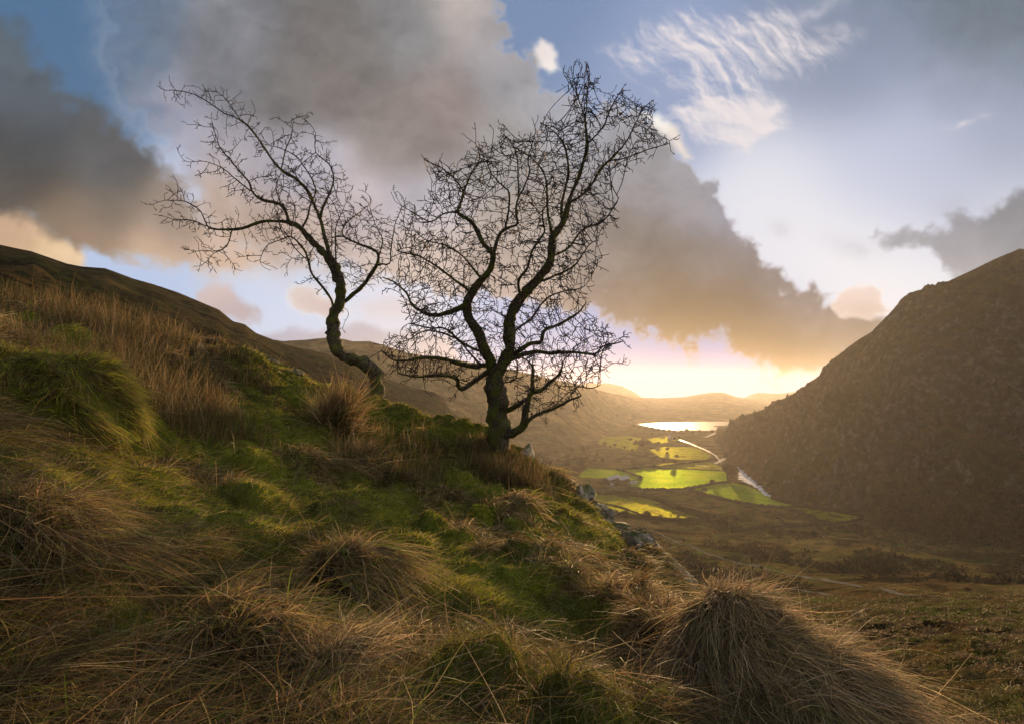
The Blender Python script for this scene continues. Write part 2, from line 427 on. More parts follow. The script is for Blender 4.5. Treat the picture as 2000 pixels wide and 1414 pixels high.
for x, y, z in [(-12, 4, 2.4), (-12, 9, 1.9), (-12, 13, .6), (-9, 9, 1.12), (-9, 11, .6), (-10.5, 7.2, 1.45), (-6, 12.5, -.2), (-4, 13.5, -1.6), (-1, 13.5, -3.4), (1.6, 12, -4.6), (3.4, 9.5, -5.2),
                (4.0, 6.5, -4.9), (4.2, 4, -4.6), (3.6, 2, -3.9), (2.6, 0.2, -2.6), (.8, -1, -1.2), (0, .4, -1.15), (-1.5, -1.5, -.45), (-4, -3, 1.0), (-9, -3, 2.6), (-5, 0.3, 1.0),
                (2.6, 2.6, -2.7), (2.2, 3.4, -2.3), (-9, 17, -3), (-3, 17, -6), (3, 17, -9), (8, 12, -10.5), (8, 5, -9.2), (8, 0, -7.6), (6, -4, -4.5), (1, -5, 0), (-6, -5, 2.2)]:
    hp.append((x, y)); hv.append(EYE + z)
HFIT = tps_fit(hp, hv)

CELL = .62
def lump_field(ix, iy):
    """one possible grass hummock per cell: x, y, radius, height (0 = none)"""
    px_ = (ix + .5 + (_hash(ix, iy, 1201) - .5) * .8) * CELL; py_ = (iy + .5 + (_hash(ix, iy, 1202) - .5) * .8) * CELL
    r = .2 + .2 * _hash(ix, iy, 1203); h = np.where(_hash(ix, iy, 1204) < .72, .05 + .15 * _hash(ix, iy, 1205), 0)
    return px_, py_, r, h * smooth(.9, 2.2, py_)

def hill_z(x, y, bumps=True):
    z = tps_eval(HFIT, x, y)
    if bumps:
        x = np.asarray(x, float); y = np.asarray(y, float)
        z = z + .045 * fbm(x * .9, y * .9, 610, 3) + .07 * smooth(1.5, 4, y) * np.abs(fbm(x * 1.5, y * 1.5, 620, 3)) - .04 + .04 * np.abs(fbm(x * 3.3, y * 3.3, 640, 3))
        wx_ = x + .1 * fbm(x * 2.5, y * 2.5, 645, 2); wy_ = y + .1 * fbm(x * 2.5, y * 2.5, 646, 2)
        ci, cj = np.floor(wx_ / CELL), np.floor(wy_ / CELL); best = np.zeros_like(z)
        for di in (-1, 0, 1):
            for dj in (-1, 0, 1):
                fx, fy, r, h = lump_field(ci + di, cj + dj)
                q = ((wx_ - fx) ** 2 + (wy_ - fy) ** 2) / (r * r)
                best = np.maximum(best, h * np.clip(1 - q, 0, 1) ** .75)
        z = z + best - .03 + .018 * fbm(x * 7, y * 7, 630, 3)
    return z

gx = np.linspace(-12, 8, 640); gy = np.linspace(-5, 17, 640)
GX, GY = np.meshgrid(gx, gy)
GZ = hill_z(GX, GY)
soil = land_mat('turf_and_moss', 2.2, [(.3, (0.049, 0.042, 0.017)), (.48, (0.098, 0.098, 0.022)), (.62, (0.119, 0.133, 0.022)), (.8, (0.154, 0.119, 0.049))],
                .8, [(.3, (0.084, 0.119, 0.017)), (.7, (0.168, 0.175, 0.022))], (.46, .6), 9, bump=.9, bscale=40, bdist=.04)
tag(raw_mesh('hillside', np.stack([GX, GY, GZ], -1), grid_quads(*GX.shape), mat=soil), 'steep grassy hillside in the foreground below the bare trees', 'hillside', kind='structure')

# valley: (photo px, depth, slope below eye) -> z = EYE + v * depth
VC = []
for px, rows in {
    2000: [(5, -.95), (12, -.72), (25, -.55), (40, -.475), (120, -.40), (250, -.355), (375, -.318)],
    2500: [(5, -1.0), (12, -.8), (40, -.52), (120, -.43), (300, -.385)],
    1600: [(5, -1.1), (12, -.78), (40, -.51), (120, -.41), (200, -.362), (300, -.318), (420, -.272), (500, -.24)],
    1300: [(5, -1.15), (10, -.8), (40, -.53), (150, -.405), (250, -.338), (350, -.292), (450, -.26), (520, -.231)],
    1100: [(5, -1.2), (12, -.8), (40, -.50), (150, -.345), (300, -.272), (450, -.232), (560, -.2), (640, -.184)],
    900: [(5, -1.2), (14, -.7), (40, -.45), (150, -.27), (300, -.2), (500, -.17), (640, -.165)],
    700: [(6, -1.1), (15, -.6), (40, -.36), (150, -.19), (400, -.14), (640, -.14)],
    400: [(6, -.9), (15, -.35), (40, -.16), (150, -.08), (400, -.08)],
    0: [(6, -.6), (15, -.1), (40, .02), (150, .05), (400, .0)],
    -600: [(6, -.5), (15, -.05), (60, .05), (300, 0)]}.items():
    for d, v in rows: VC.append((px / 1000 - 1, math.log(d) * .45, v))
VFIT = tps_fit([(a, b) for a, b, c in VC], [c for a, b, c in VC])

def valley_z(x, y):
    x = np.asarray(x, float); y = np.asarray(y, float)
    d = np.maximum(y, 3.0); u = np.clip(x / d, -1.7, 1.7)
    z = EYE + tps_eval(VFIT, u, np.log(np.minimum(d, 700)) * .45) * np.minimum(d, 700)
    t = smooth(430, 600, d)
    z = np.log1p(np.exp(np.clip(z / 5.0, -40, 60))) * 5.0             # settles on the flat valley floor at 0
    z = z * (1 - t * smooth(-.05, .1, u)) 
    z = z * (1 - smooth(640, 900, d))
    return z

uu = np.linspace(-1.7, 1.7, 420); dd = np.exp(np.linspace(math.log(3.4), math.log(3200), 520))
UU, DD = np.meshgrid(uu, dd)
VX, VY = UU * DD, DD
def moor_bumps(x, y):
    d = np.maximum(y, 3)
    k = smooth(9, 25, d) * (1 - smooth(300, 430, d))
    tus = np.maximum(fbm(x / 1.9, y / 1.9, 700, 3), 0) * .62 + np.maximum(fbm(x / .8, y / .8, 720, 2), 0) * .22
    return k * (tus * (1 - smooth(45, 110, d)) + fbm(x / 14, y / 14, 740, 4) * .7 * smooth(25, 80, d) + fbm(x / 45, y / 45, 760, 3) * 1.6 * smooth(60, 150, d) * smooth(0, 8, valley_z(x, y)))
VZ = valley_z(VX, VY) + moor_bumps(VX, VY)
moor = land_mat('moorland', .03, [(.38, (0.016, 0.018, 0.009)), (.45, (0.049, 0.035, 0.016)), (.5, (0.135, 0.084, 0.034)), (.54, (0.061, 0.062, 0.019)), (.60, (0.189, 0.135, 0.054)), (.68, (0.068, 0.088, 0.019))],
                .012, [(.36, (0.019, 0.018, 0.009)), (.46, (0.061, 0.068, 0.018)), (.54, (0.115, 0.074, 0.030)), (.62, (0.081, 0.105, 0.022))], (.48, .525), .3, bump=1.0, bscale=.5, bdist=2.0)
tag(raw_mesh('valley', np.stack([VX, VY, VZ], -1), grid_quads(*VX.shape), mat=moor), 'brown moorland slope running down to the flat valley floor', 'valley', kind='structure')

def ground_z(x, y):
    a_, b_ = np.array([float(x)]), np.array([float(y)])
    return float((valley_z(a_, b_) + moor_bumps(a_, b_))[0])

def on_valley(px, py, dmax=2400):
    """first point where the ray of a photo pixel meets the valley surface"""
    u = (px - 1000) / F; v = (HY - py) / F
    d = np.exp(np.linspace(math.log(14), math.log(dmax), 1500))
    zz = valley_z(u * d, d) - (EYE + v * d)
    hit = np.where(zz > 0)[0]
    D = d[hit[0]] if len(hit) else dmax
    return Vector((u * D, D, ground_z(u * D, D)))

# hills and mountains as solid ridges: crest and foot lines (px, py, depth)
def ridge(name, crest, foot, back, nu, nv, amp, scl, seed, mat, label, prof=1.0, crag=0.0, floor=-2.0, pxr=None, terr=None, rim=.12):
    c = np.array(crest, float); f = np.array(foot, float)
    px = np.linspace(pxr[0] if pxr else c[0, 0], pxr[1] if pxr else c[-1, 0], nu)
    cy, cdp = np.interp(px, c[:, 0], c[:, 1]), np.interp(px, c[:, 0], c[:, 2])
    fy, fd = np.interp(px, f[:, 0], f[:, 1]), np.interp(px, f[:, 0], f[:, 2])
    u = (px - 1000) / F
    cz = EYE + (HY - cy) / F * cdp; fz = EYE + (HY - fy) / F * fd
    s = np.concatenate([np.linspace(-.06, 1, nv), 1 + np.linspace(0, 1, nv // 3 + 2)[1:] ** 1.3])
    S = s[:, None]
    front = np.clip(S, -.06, 1); bk = np.clip(S - 1, 0, 1)
    D = fd[None] + (cdp - fd)[None] * front + bk * back
    Z = fz[None] + (cz - fz)[None] * np.sign(front) * np.abs(front) ** prof
    Z = np.where(S > 1, cz[None] + (floor - cz[None]) * (bk ** 1.4), Z)
    X = u[None] * D
    win = np.clip(np.sin(np.clip(S, 0, 1) * math.pi), 0, 1) ** (.6 if rim > .1 else 1.4) * (1 - bk) + rim * smooth(.85, 1, S)
    base = fbm(X / scl, D / scl, seed, 6, .55) * amp
    Z = Z + win * (base + crag * np.maximum(0, fbm(X / scl * 2.3, D / scl * 2.3, seed + 31, 5, .6) - .1) - crag * .6 * np.maximum(0, fbm(X / scl * 1.1 + Z / scl, D / scl * .3, seed + 67, 4, .6) - .15))
    if terr:
        bd = Z / terr[0] + 1.5 * fbm(X / 95, D / 95, seed + 5, 4); sw = bd - np.floor(bd)
        msk = smooth(-.05, .35, fbm(X / 70 + 5, D / 70, seed + 9, 4)) * win * (S < 1)
        jag = .6 + .8 * np.clip(fbm(X / 16, D / 16, seed + 11, 4) + .3, 0, 1.4)
        Z = Z + (smooth(.45, .62, sw) - sw) * terr[0] * terr[1] * msk * jag
    V = np.stack([X, D, Z], -1)
    return tag(raw_mesh(name, V, grid_quads(*X.shape), mat=mat), label, 'hill', kind='structure'), V

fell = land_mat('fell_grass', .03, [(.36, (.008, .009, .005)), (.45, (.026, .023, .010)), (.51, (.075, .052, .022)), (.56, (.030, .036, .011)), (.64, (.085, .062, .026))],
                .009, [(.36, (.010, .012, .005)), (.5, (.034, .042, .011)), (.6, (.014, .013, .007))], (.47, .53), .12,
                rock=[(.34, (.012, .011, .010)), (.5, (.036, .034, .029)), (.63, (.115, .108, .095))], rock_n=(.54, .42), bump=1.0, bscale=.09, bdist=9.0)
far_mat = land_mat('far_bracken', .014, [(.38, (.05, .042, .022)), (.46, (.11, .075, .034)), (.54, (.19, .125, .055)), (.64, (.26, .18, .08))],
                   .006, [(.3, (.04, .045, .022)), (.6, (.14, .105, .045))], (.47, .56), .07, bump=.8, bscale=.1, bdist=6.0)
left_crest = [(-900, 470, 300), (-400, 440, 300), (-100, 468, 300), (0, 478, 310), (60, 491, 320), (130, 515, 330), (160, 521, 335), (205, 524, 350), (262, 545, 370), (300, 556, 390), (345, 571, 410),
              (385, 588, 430), (428, 606, 450), (455, 628, 465), (478, 634, 480), (500, 651, 490), (560, 674, 515), (640, 692, 560), (700, 716, 580), (760, 741, 600),
              (810, 757, 615), (850, 766, 625), (868, 780, 628), (878, 800, 630), (930, 836, 650), (1010, 880, 690), (1060, 915, 720)]
left_foot = [(-900, 620, 45), (0, 640, 60), (200, 680, 85), (450, 735, 130), (690, 815, 260), (850, 880, 430), (930, 905, 540), (1060, 928, 690)]
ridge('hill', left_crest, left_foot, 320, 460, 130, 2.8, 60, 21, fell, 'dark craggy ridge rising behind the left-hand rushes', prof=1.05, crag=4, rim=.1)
mt_crest = [(1385, 872, 1205), (1400, 858, 1170), (1420, 842, 1120), (1436, 828, 1080), (1452, 815, 1040), (1490, 800, 960), (1540, 775, 870), (1568, 757, 820), (1600, 733, 770), (1625, 704, 735),
            (1660, 676, 690), (1700, 648, 655), (1738, 612, 630), (1775, 579, 612), (1800, 574, 605), (1850, 552, 590), (1900, 529, 580), (1940, 510, 572), (1975, 495, 566),
            (1992, 488, 563), (2010, 490, 562), (2100, 500, 555), (2300, 540, 540), (2600, 600, 520), (2800, 660, 500)]
mt_foot = [(1385, 874, 1200), (1400, 869, 1130), (1414, 888, 940), (1440, 909, 806), (1495, 957, 610), (1570, 992, 518), (1645, 1016, 469), (1700, 1034, 438), (1850, 1070, 387), (2000, 1086, 368), (2300, 1130, 324), (2800, 1180, 285)]
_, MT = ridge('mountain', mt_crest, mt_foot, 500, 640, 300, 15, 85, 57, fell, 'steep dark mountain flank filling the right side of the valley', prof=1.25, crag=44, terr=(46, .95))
gold_crest = [(430, 668, 1150), (555, 667, 1180), (600, 664, 1190), (640, 659, 1200), (662, 661, 1200), (690, 667, 1210), (722, 666, 1220), (762, 678, 1260), (800, 690, 1300), (880, 702, 1400), (950, 713, 1500),
              (1049, 732, 1650), (1081, 741, 1700), (1126, 749, 1950), (1165, 760, 2300), (1190, 767, 2700), (1240, 777, 3400), (1285, 780, 3800), (1310, 800, 3800), (1330, 815, 3800)]
gold_foot = [(430, 800, 500), (700, 860, 560), (900, 890, 720), (1000, 905, 828), (1090, 897, 876), (1150, 868, 1111), (1200, 847, 1380), (1240, 832, 1667), (1262, 826, 1820), (1285, 824, 1900), (1330, 822.5, 1960)]
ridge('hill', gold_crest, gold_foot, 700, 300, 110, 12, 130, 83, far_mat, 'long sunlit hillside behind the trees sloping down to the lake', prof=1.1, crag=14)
ridge('hill', [(1180, 772, 4200), (1215, 768, 4150), (1250, 776, 4100), (1290, 777, 4100), (1335, 775, 4100), (1362, 770, 4200), (1392, 766, 4300), (1412, 766, 4300), (1440, 775, 4200), (1482, 781, 4100), (1505, 788, 4000), (1560, 800, 3800), (1640, 812, 3800)],
      [(1180, 823, 1905), (1640, 823, 1905)], 500, 260, 60, 6, 150, 119, far_mat, 'low wooded hill along the far shore of the lake', prof=.85, crag=6)
ridge('hill', [(1010, 770, 5000), (1060, 762, 5000), (1120, 752, 5000), (1152, 748, 5000), (1185, 748, 5000), (1215, 754, 5000), (1238, 765, 5000), (1255, 776, 5000), (1290, 800, 5000)],
      [(1010, 800, 4350), (1290, 800, 4350)], 400, 120, 30, 14, 260, 151, far_mat, 'pale hill top in the haze left of the lake', prof=.8)
ridge('hill', [(1430, 790, 5000), (1462, 772, 5000), (1480, 766, 5000), (1505, 768, 5000), (1530, 768, 5000), (1560, 763, 5000), (1640, 750, 5000), (1800, 745, 5000)],
      [(1430, 800, 4350), (1800, 800, 4350)], 400, 120, 30, 14, 260, 173, far_mat, 'pale hill in the haze right of the lake', prof=.8)

# ------------------------------------------------------------------ sheets on the valley floor
def px_poly(pts): return [on_valley(px, py) for px, py in pts]

def sheet(name, pts, mat, label, cat, lift=.35, step=14, kind='structure', wob=0.0, world_pts=None, z=None):
    P = world_pts or px_poly(pts)
    out = []
    n = len(P)
    for i in range(n):                                   # finer, slightly uneven edge
        a, b = P[i], P[(i + 1) % n]
        k = max(1, int((b - a).length / step))
        for j in range(k):
            q = a.lerp(b, j / k)
            if wob and j: q = q + Vector((random.uniform(-wob, wob), random.uniform(-wob, wob), 0))
            out.append((q.x, q.y))
    xs = [p[0] for p in out]; ys = [p[1] for p in out]
    inner = []
    y = min(ys) + step / 2
    from mathutils.geometry import delaunay_2d_cdt
    def inside(x, y):
        c = False
        for i in range(len(out)):
            x1, y1 = out[i]; x2, y2 = out[i - 1]
            if (y1 > y) != (y2 > y) and x < (x2 - x1) * (y - y1) / (y2 - y1) + x1: c = not c
        return c
    while y < max(ys):
        x = min(xs) + step / 2
        while x < max(xs):
            if inside(x, y): inner.append((x, y))
            x += step
        y += step
    vs, es, fs, *_ = delaunay_2d_cdt([Vector(p) for p in out + inner], [], [list(range(len(out)))], 1, 1e-4)
    V = np.array([(v.x, v.y, 0) for v in vs])
    V[:, 2] = (valley_z(V[:, 0], V[:, 1]) + moor_bumps(V[:, 0], V[:, 1]) if z is None else z) + lift
    return tag(raw_mesh(name, V, tris=[f for f in fs if len(f) == 3], mat=mat, smooth_=True), label, cat, kind=kind)

meadow = land_mat('bright_meadow', .03, [(.36, (.08, .13, .006)), (.5, (.11, .165, .008)), (.62, (.16, .185, .013))], s3=.35, bump=.5, bscale=1.5, bdist=.3, gloss=.085)
meadow2 = land_mat('rough_meadow', .05, [(.38, (.06, .05, .014)), (.46, (.11, .12, .010)), (.56, (.14, .15, .012)), (.66, (.11, .08, .022))], s3=.3, bump=.6, bscale=1.2, bdist=.4, gloss=.06)
sheet('field', [(1128, 932), (1140, 919), (1152, 915), (1180, 917), (1208, 919), (1235, 926), (1248, 932), (1244, 937), (1232, 938), (1205, 934), (1190, 932), (1170, 934)], meadow, 'small yellow-green field behind the farm barns', 'field')
sheet('field', [(1212, 919), (1262, 915), (1330, 917), (1418, 921), (1420, 942), (1385, 945), (1330, 955), (1255, 957), (1222, 949), (1238, 939), (1251, 936), (1254, 930)], meadow, 'large bright green field in the middle of the valley floor', 'field')
sheet('field', [(1395, 947), (1425, 943), (1455, 948), (1480, 958), (1505, 972), (1560, 988), (1548, 992), (1520, 992), (1455, 984), (1400, 972), (1345, 957)], meadow, 'bright green field between the wall and the shining river', 'field')
sheet('field', [(1530, 993), (1580, 993), (1640, 1003), (1688, 1011), (1650, 1021), (1622, 1023), (1575, 1012)], meadow2, 'dim green triangular field below the dark mountain', 'field')
sheet('field', [(1128, 960), (1160, 962), (1200, 967), (1222, 974), (1260, 980), (1300, 992), (1360, 1010), (1375, 1015), (1330, 1016), (1270, 1012), (1215, 1006), (1170, 990), (1150, 975)], meadow2, 'sloping olive green field with boulders below the farm', 'field')
sheet('field', [(1228, 970), (1260, 973), (1300, 984), (1270, 984), (1235, 978)], meadow2, 'narrow yellow-green strip of grass beside the field wall', 'field')
sheet('field', [(1165, 866), (1180, 853), (1230, 852), (1255, 856), (1248, 870), (1240, 881), (1212, 876), (1190, 872)], meadow2, 'hazy green field near the lake, dotted with trees', 'field', step=25)
sheet('field', [(1268, 878), (1300, 872), (1360, 874), (1390, 890), (1380, 898), (1330, 898), (1290, 893)], meadow2, 'hazy yellow-green marshy field beside the straight river', 'field', step=25)
sheet('field', [(1262, 857), (1300, 851), (1325, 858), (1300, 866), (1270, 864)], meadow2, 'thin green field just below the lake', 'field', step=25)
sheet('field', [(1510, 975), (1560, 985), (1660, 1000), (1720, 1010), (1690, 1010), (1600, 996), (1560, 990)], meadow2, 'dull grass strip at the foot of the mountain', 'field')
sheet('field', [(1300, 905), (1380, 900), (1425, 918), (1330, 915), (1262, 913)], meadow2, 'wet marshy ground with pools behind the large field', 'field')

water, n, l, o = new_mat('water')
bs = n.new('ShaderNodeBsdfPrincipled'); bs.inputs['Base Color'].default_value = (.02, .025, .03, 1); bs.inputs['Roughness'].default_value = .3; bs.inputs['IOR'].default_value = 1.33
bs.inputs['Specular IOR Level'].default_value = .6
g = n.new('ShaderNodeNewGeometry'); nz = noise_node(n, l, g.outputs['Position'], .35, 4, .6); bu = n.new('ShaderNodeBump'); bu.inputs['Strength'].default_value = .55; bu.inputs['Distance'].default_value = .35
l.new(nz.outputs[0], bu.inputs['Height']); l.new(bu.outputs[0], bs.inputs['Normal']); l.new(bs.outputs[0], o.inputs[0])
lake_water = water.copy(); lake_water.name = 'lake_water'
[k for k in lake_water.node_tree.nodes if k.type == 'BSDF_PRINCIPLED'][0].inputs['Roughness'].default_value = .5
sheet('lake', [(1240, 828), (1270, 826), (1330, 824.2), (1400, 823), (1450, 823), (1440, 826), (1415, 831), (1404, 834), (1405, 839.5), (1385, 841), (1350, 840), (1320, 841), (1295, 838), (1270, 834), (1255, 831)], lake_water, 'pale shining lake at the head of the valley', 'lake', lift=.4, step=40)

painted_glitter, n, l, o = new_mat('painted_glitter')
bs = n.new('ShaderNodeBsdfPrincipled'); bs.inputs['Roughness'].default_value = .35; bs.inputs['IOR'].default_value = 1.33
g = n.new('ShaderNodeNewGeometry')
l.new(ramp_node(n, l, noise_node(n, l, g.outputs['Position'], .28, 6, .7, 1.2).outputs[0], [(.42, (.03, .035, .04)), (.5, (.75, .77, .8))]).outputs[0], bs.inputs['Base Color'])  # white patches painted in for the glitter on the water
nz = noise_node(n, l, g.outputs['Position'], .5, 5, .7); bu = n.new('ShaderNodeBump'); bu.inputs['Strength'].default_value = .9; bu.inputs['Distance'].default_value = .6
l.new(nz.outputs[0], bu.inputs['Height']); l.new(bu.outputs[0], bs.inputs['Normal']); l.new(bs.outputs[0], o.inputs[0])

def ribbon(name, pts, mat, label, cat, lift, wscale=1.0, group=None, jit=0.0, sub=6, sharp=False):
    """pts: (px, py, width in metres)"""
    C = [(on_valley(px, py), w) for px, py, w in pts]
    P = []
    for i in range(len(C) - 1):
        p0 = C[max(i - 1, 0)][0]; p1 = C[i][0]; p2 = C[i + 1][0]; p3 = C[min(i + 2, len(C) - 1)][0]
        for j in range(sub):
            t = j / sub
            q = .5 * ((2 * p1) + (p2 - p0) * t + (2 * p0 - 5 * p1 + 4 * p2 - p3) * t * t + (3 * p1 - p0 - 3 * p2 + p3) * t ** 3)
            P.append((q, C[i][1] * (1 - t) + C[i + 1][1] * t))
    P.append(C[-1])
    V = []
    for i, (q, w) in enumerate(P):
        a = P[max(i - 1, 0)][0]; b = P[min(i + 1, len(P) - 1)][0]
        tn = (b - a); tn.z = 0; tn.normalize(); sd = Vector((-tn.y, tn.x, 0))
        for k in (-1, -.33, .33, 1):
            e = q + sd * (k * w * .5 * wscale * (1 + (random.uniform(-jit, jit) if abs(k) == 1 else 0)))
            V.append((e.x, e.y, ground_z(e.x, e.y) + lift))
    return tag(raw_mesh(name, V, grid_quads(len(P), 4), mat=mat), label, cat, group, 'structure')

ribbon('river', [(1328, 859, 5), (1345, 865, 7), (1362, 872, 7), (1380, 880, 6), (1396, 889, 4), (1403, 896, 2.5), (1408, 900, 2)], water, 'straight shining reach of the river below the lake', 'river', .45, jit=.45)
ribbon('river', [(1397, 906, 3), (1402, 903, 8), (1410, 899, 9), (1417, 895, 7), (1424, 892, 4)], water, 'bright pool where the river bends', 'river', .47, jit=.4)
ribbon('river', [(1434, 911, 5), (1442, 914, 7), (1448, 920, 5), (1450, 929, 12), (1458, 935, 18), (1468, 941, 18), (1476, 948, 12), (1486, 955, 8), (1492, 962, 8), (1500, 968, 6), (1510, 972, 3)], painted_glitter, 'glittering nearest reach of the river beside the fields', 'river', .47, jit=.5)
ribbon('river', [(1372, 854, 7), (1380, 853, 6), (1396, 846, 8), (1406, 842, 6)], water, 'small glinting inlet next to the lake', 'river', .45, jit=.4)
for a, w in (((1352, 908), 3), ((1368, 910), 3), ((1378, 903), 3), ((1396, 915), 3), ((1406, 917), 4), ((1419, 948), 2), ((1428, 952), 2.5), ((1468, 962), 2)):
    x, y = a
    ribbon('pool', [(x, y, w * .5), (x + 7, y + .6, w), (x + 13, y + 1, w * .8), (x + 19, y + 1.8, w * .4)], water, 'thin glinting pool lying on the marshy meadow', 'pool', .5, group='small pools on the marshy meadow', jit=.5)

track = land_mat('worn_track', .3, [(.35, (.08, .078, .065)), (.65, (.165, .155, .13))], bump=.3, bscale=2)
ribbon('road', [(1168, 1004, 3.2), (1215, 1018, 3.4), (1262, 1032, 3.4), (1305, 1050, 3.4), (1345, 1068, 3.6), (1385, 1082, 3.6), (1440, 1096, 3.6), (1500, 1108, 3.6), (1560, 1121, 3.6), (1620, 1133, 3.6), (1690, 1146, 3.4), (1760, 1157, 3), (1830, 1166, 2.4)], track, 'narrow grey road crossing the brown moor', 'road', .18, .68)
ribbon('path', [(1385, 1116, 2.2), (1440, 1128, 2.4), (1500, 1139, 2.4), (1560, 1148, 2.4), (1630, 1157, 2.0)], track, 'fainter grey track below the road', 'path', .15, .6)
ribbon('path', [(1180, 946, 2.5), (1200, 953, 3), (1222, 960, 3), (1240, 961, 2.5), (1256, 957, 2)], track, 'pale farm track in front of the barns', 'path', .4)
# ------------------------------------------------------------------ the two bare hawthorns
bark, n, l, o = new_mat('mossy_bark')
g = n.new('ShaderNodeNewGeometry'); P_ = g.outputs['Position']
b1 = ramp_node(n, l, noise_node(n, l, P_, 26, 8, .7, .5).outputs[0], [(.38, (.022, .016, .010)), (.52, (.085, .065, .045)), (.66, (.19, .165, .125))]).outputs[0]
sx = n.new('ShaderNodeSeparateXYZ'); l.new(P_, sx.inputs[0])
mo = noise_node(n, l, P_, 4.5, 6, .65)
mr = n.new('ShaderNodeMapRange'); mr.inputs[1].default_value = .46; mr.inputs[2].default_value = .6; l.new(mo.outputs[0], mr.inputs[0])
mossc = ramp_node(n, l, noise_node(n, l, P_, 60, 4, .6).outputs[0], [(.3, (.06, .07, .012)), (.7, (.15, .165, .022))]).outputs[0]
bc = mixc(n, l, mr.outputs[0], b1, mossc)
bs = n.new('ShaderNodeBsdfPrincipled'); l.new(bc, bs.inputs['Base Color']); bs.inputs['Roughness'].default_value = .85; bs.inputs['Specular IOR Level'].default_value = .2
bu = n.new('ShaderNodeBump'); bu.inputs['Strength'].default_value = .9; bu.inputs['Distance'].default_value = .02
l.new(noise_node(n, l, P_, 45, 8, .75).outputs[0], bu.inputs['Height']); l.new(bu.outputs[0], bs.inputs['Normal']); l.new(bs.outputs[0], o.inputs[0])
twig_mat, n, l, o = new_mat('twig_bark')
bs = n.new('ShaderNodeBsdfPrincipled'); bs.inputs['Base Color'].default_value = (.030, .020, .013, 1); bs.inputs['Roughness'].default_value = .75; bs.inputs['Specular IOR Level'].default_value = .2
l.new(bs.outputs[0], o.inputs[0])

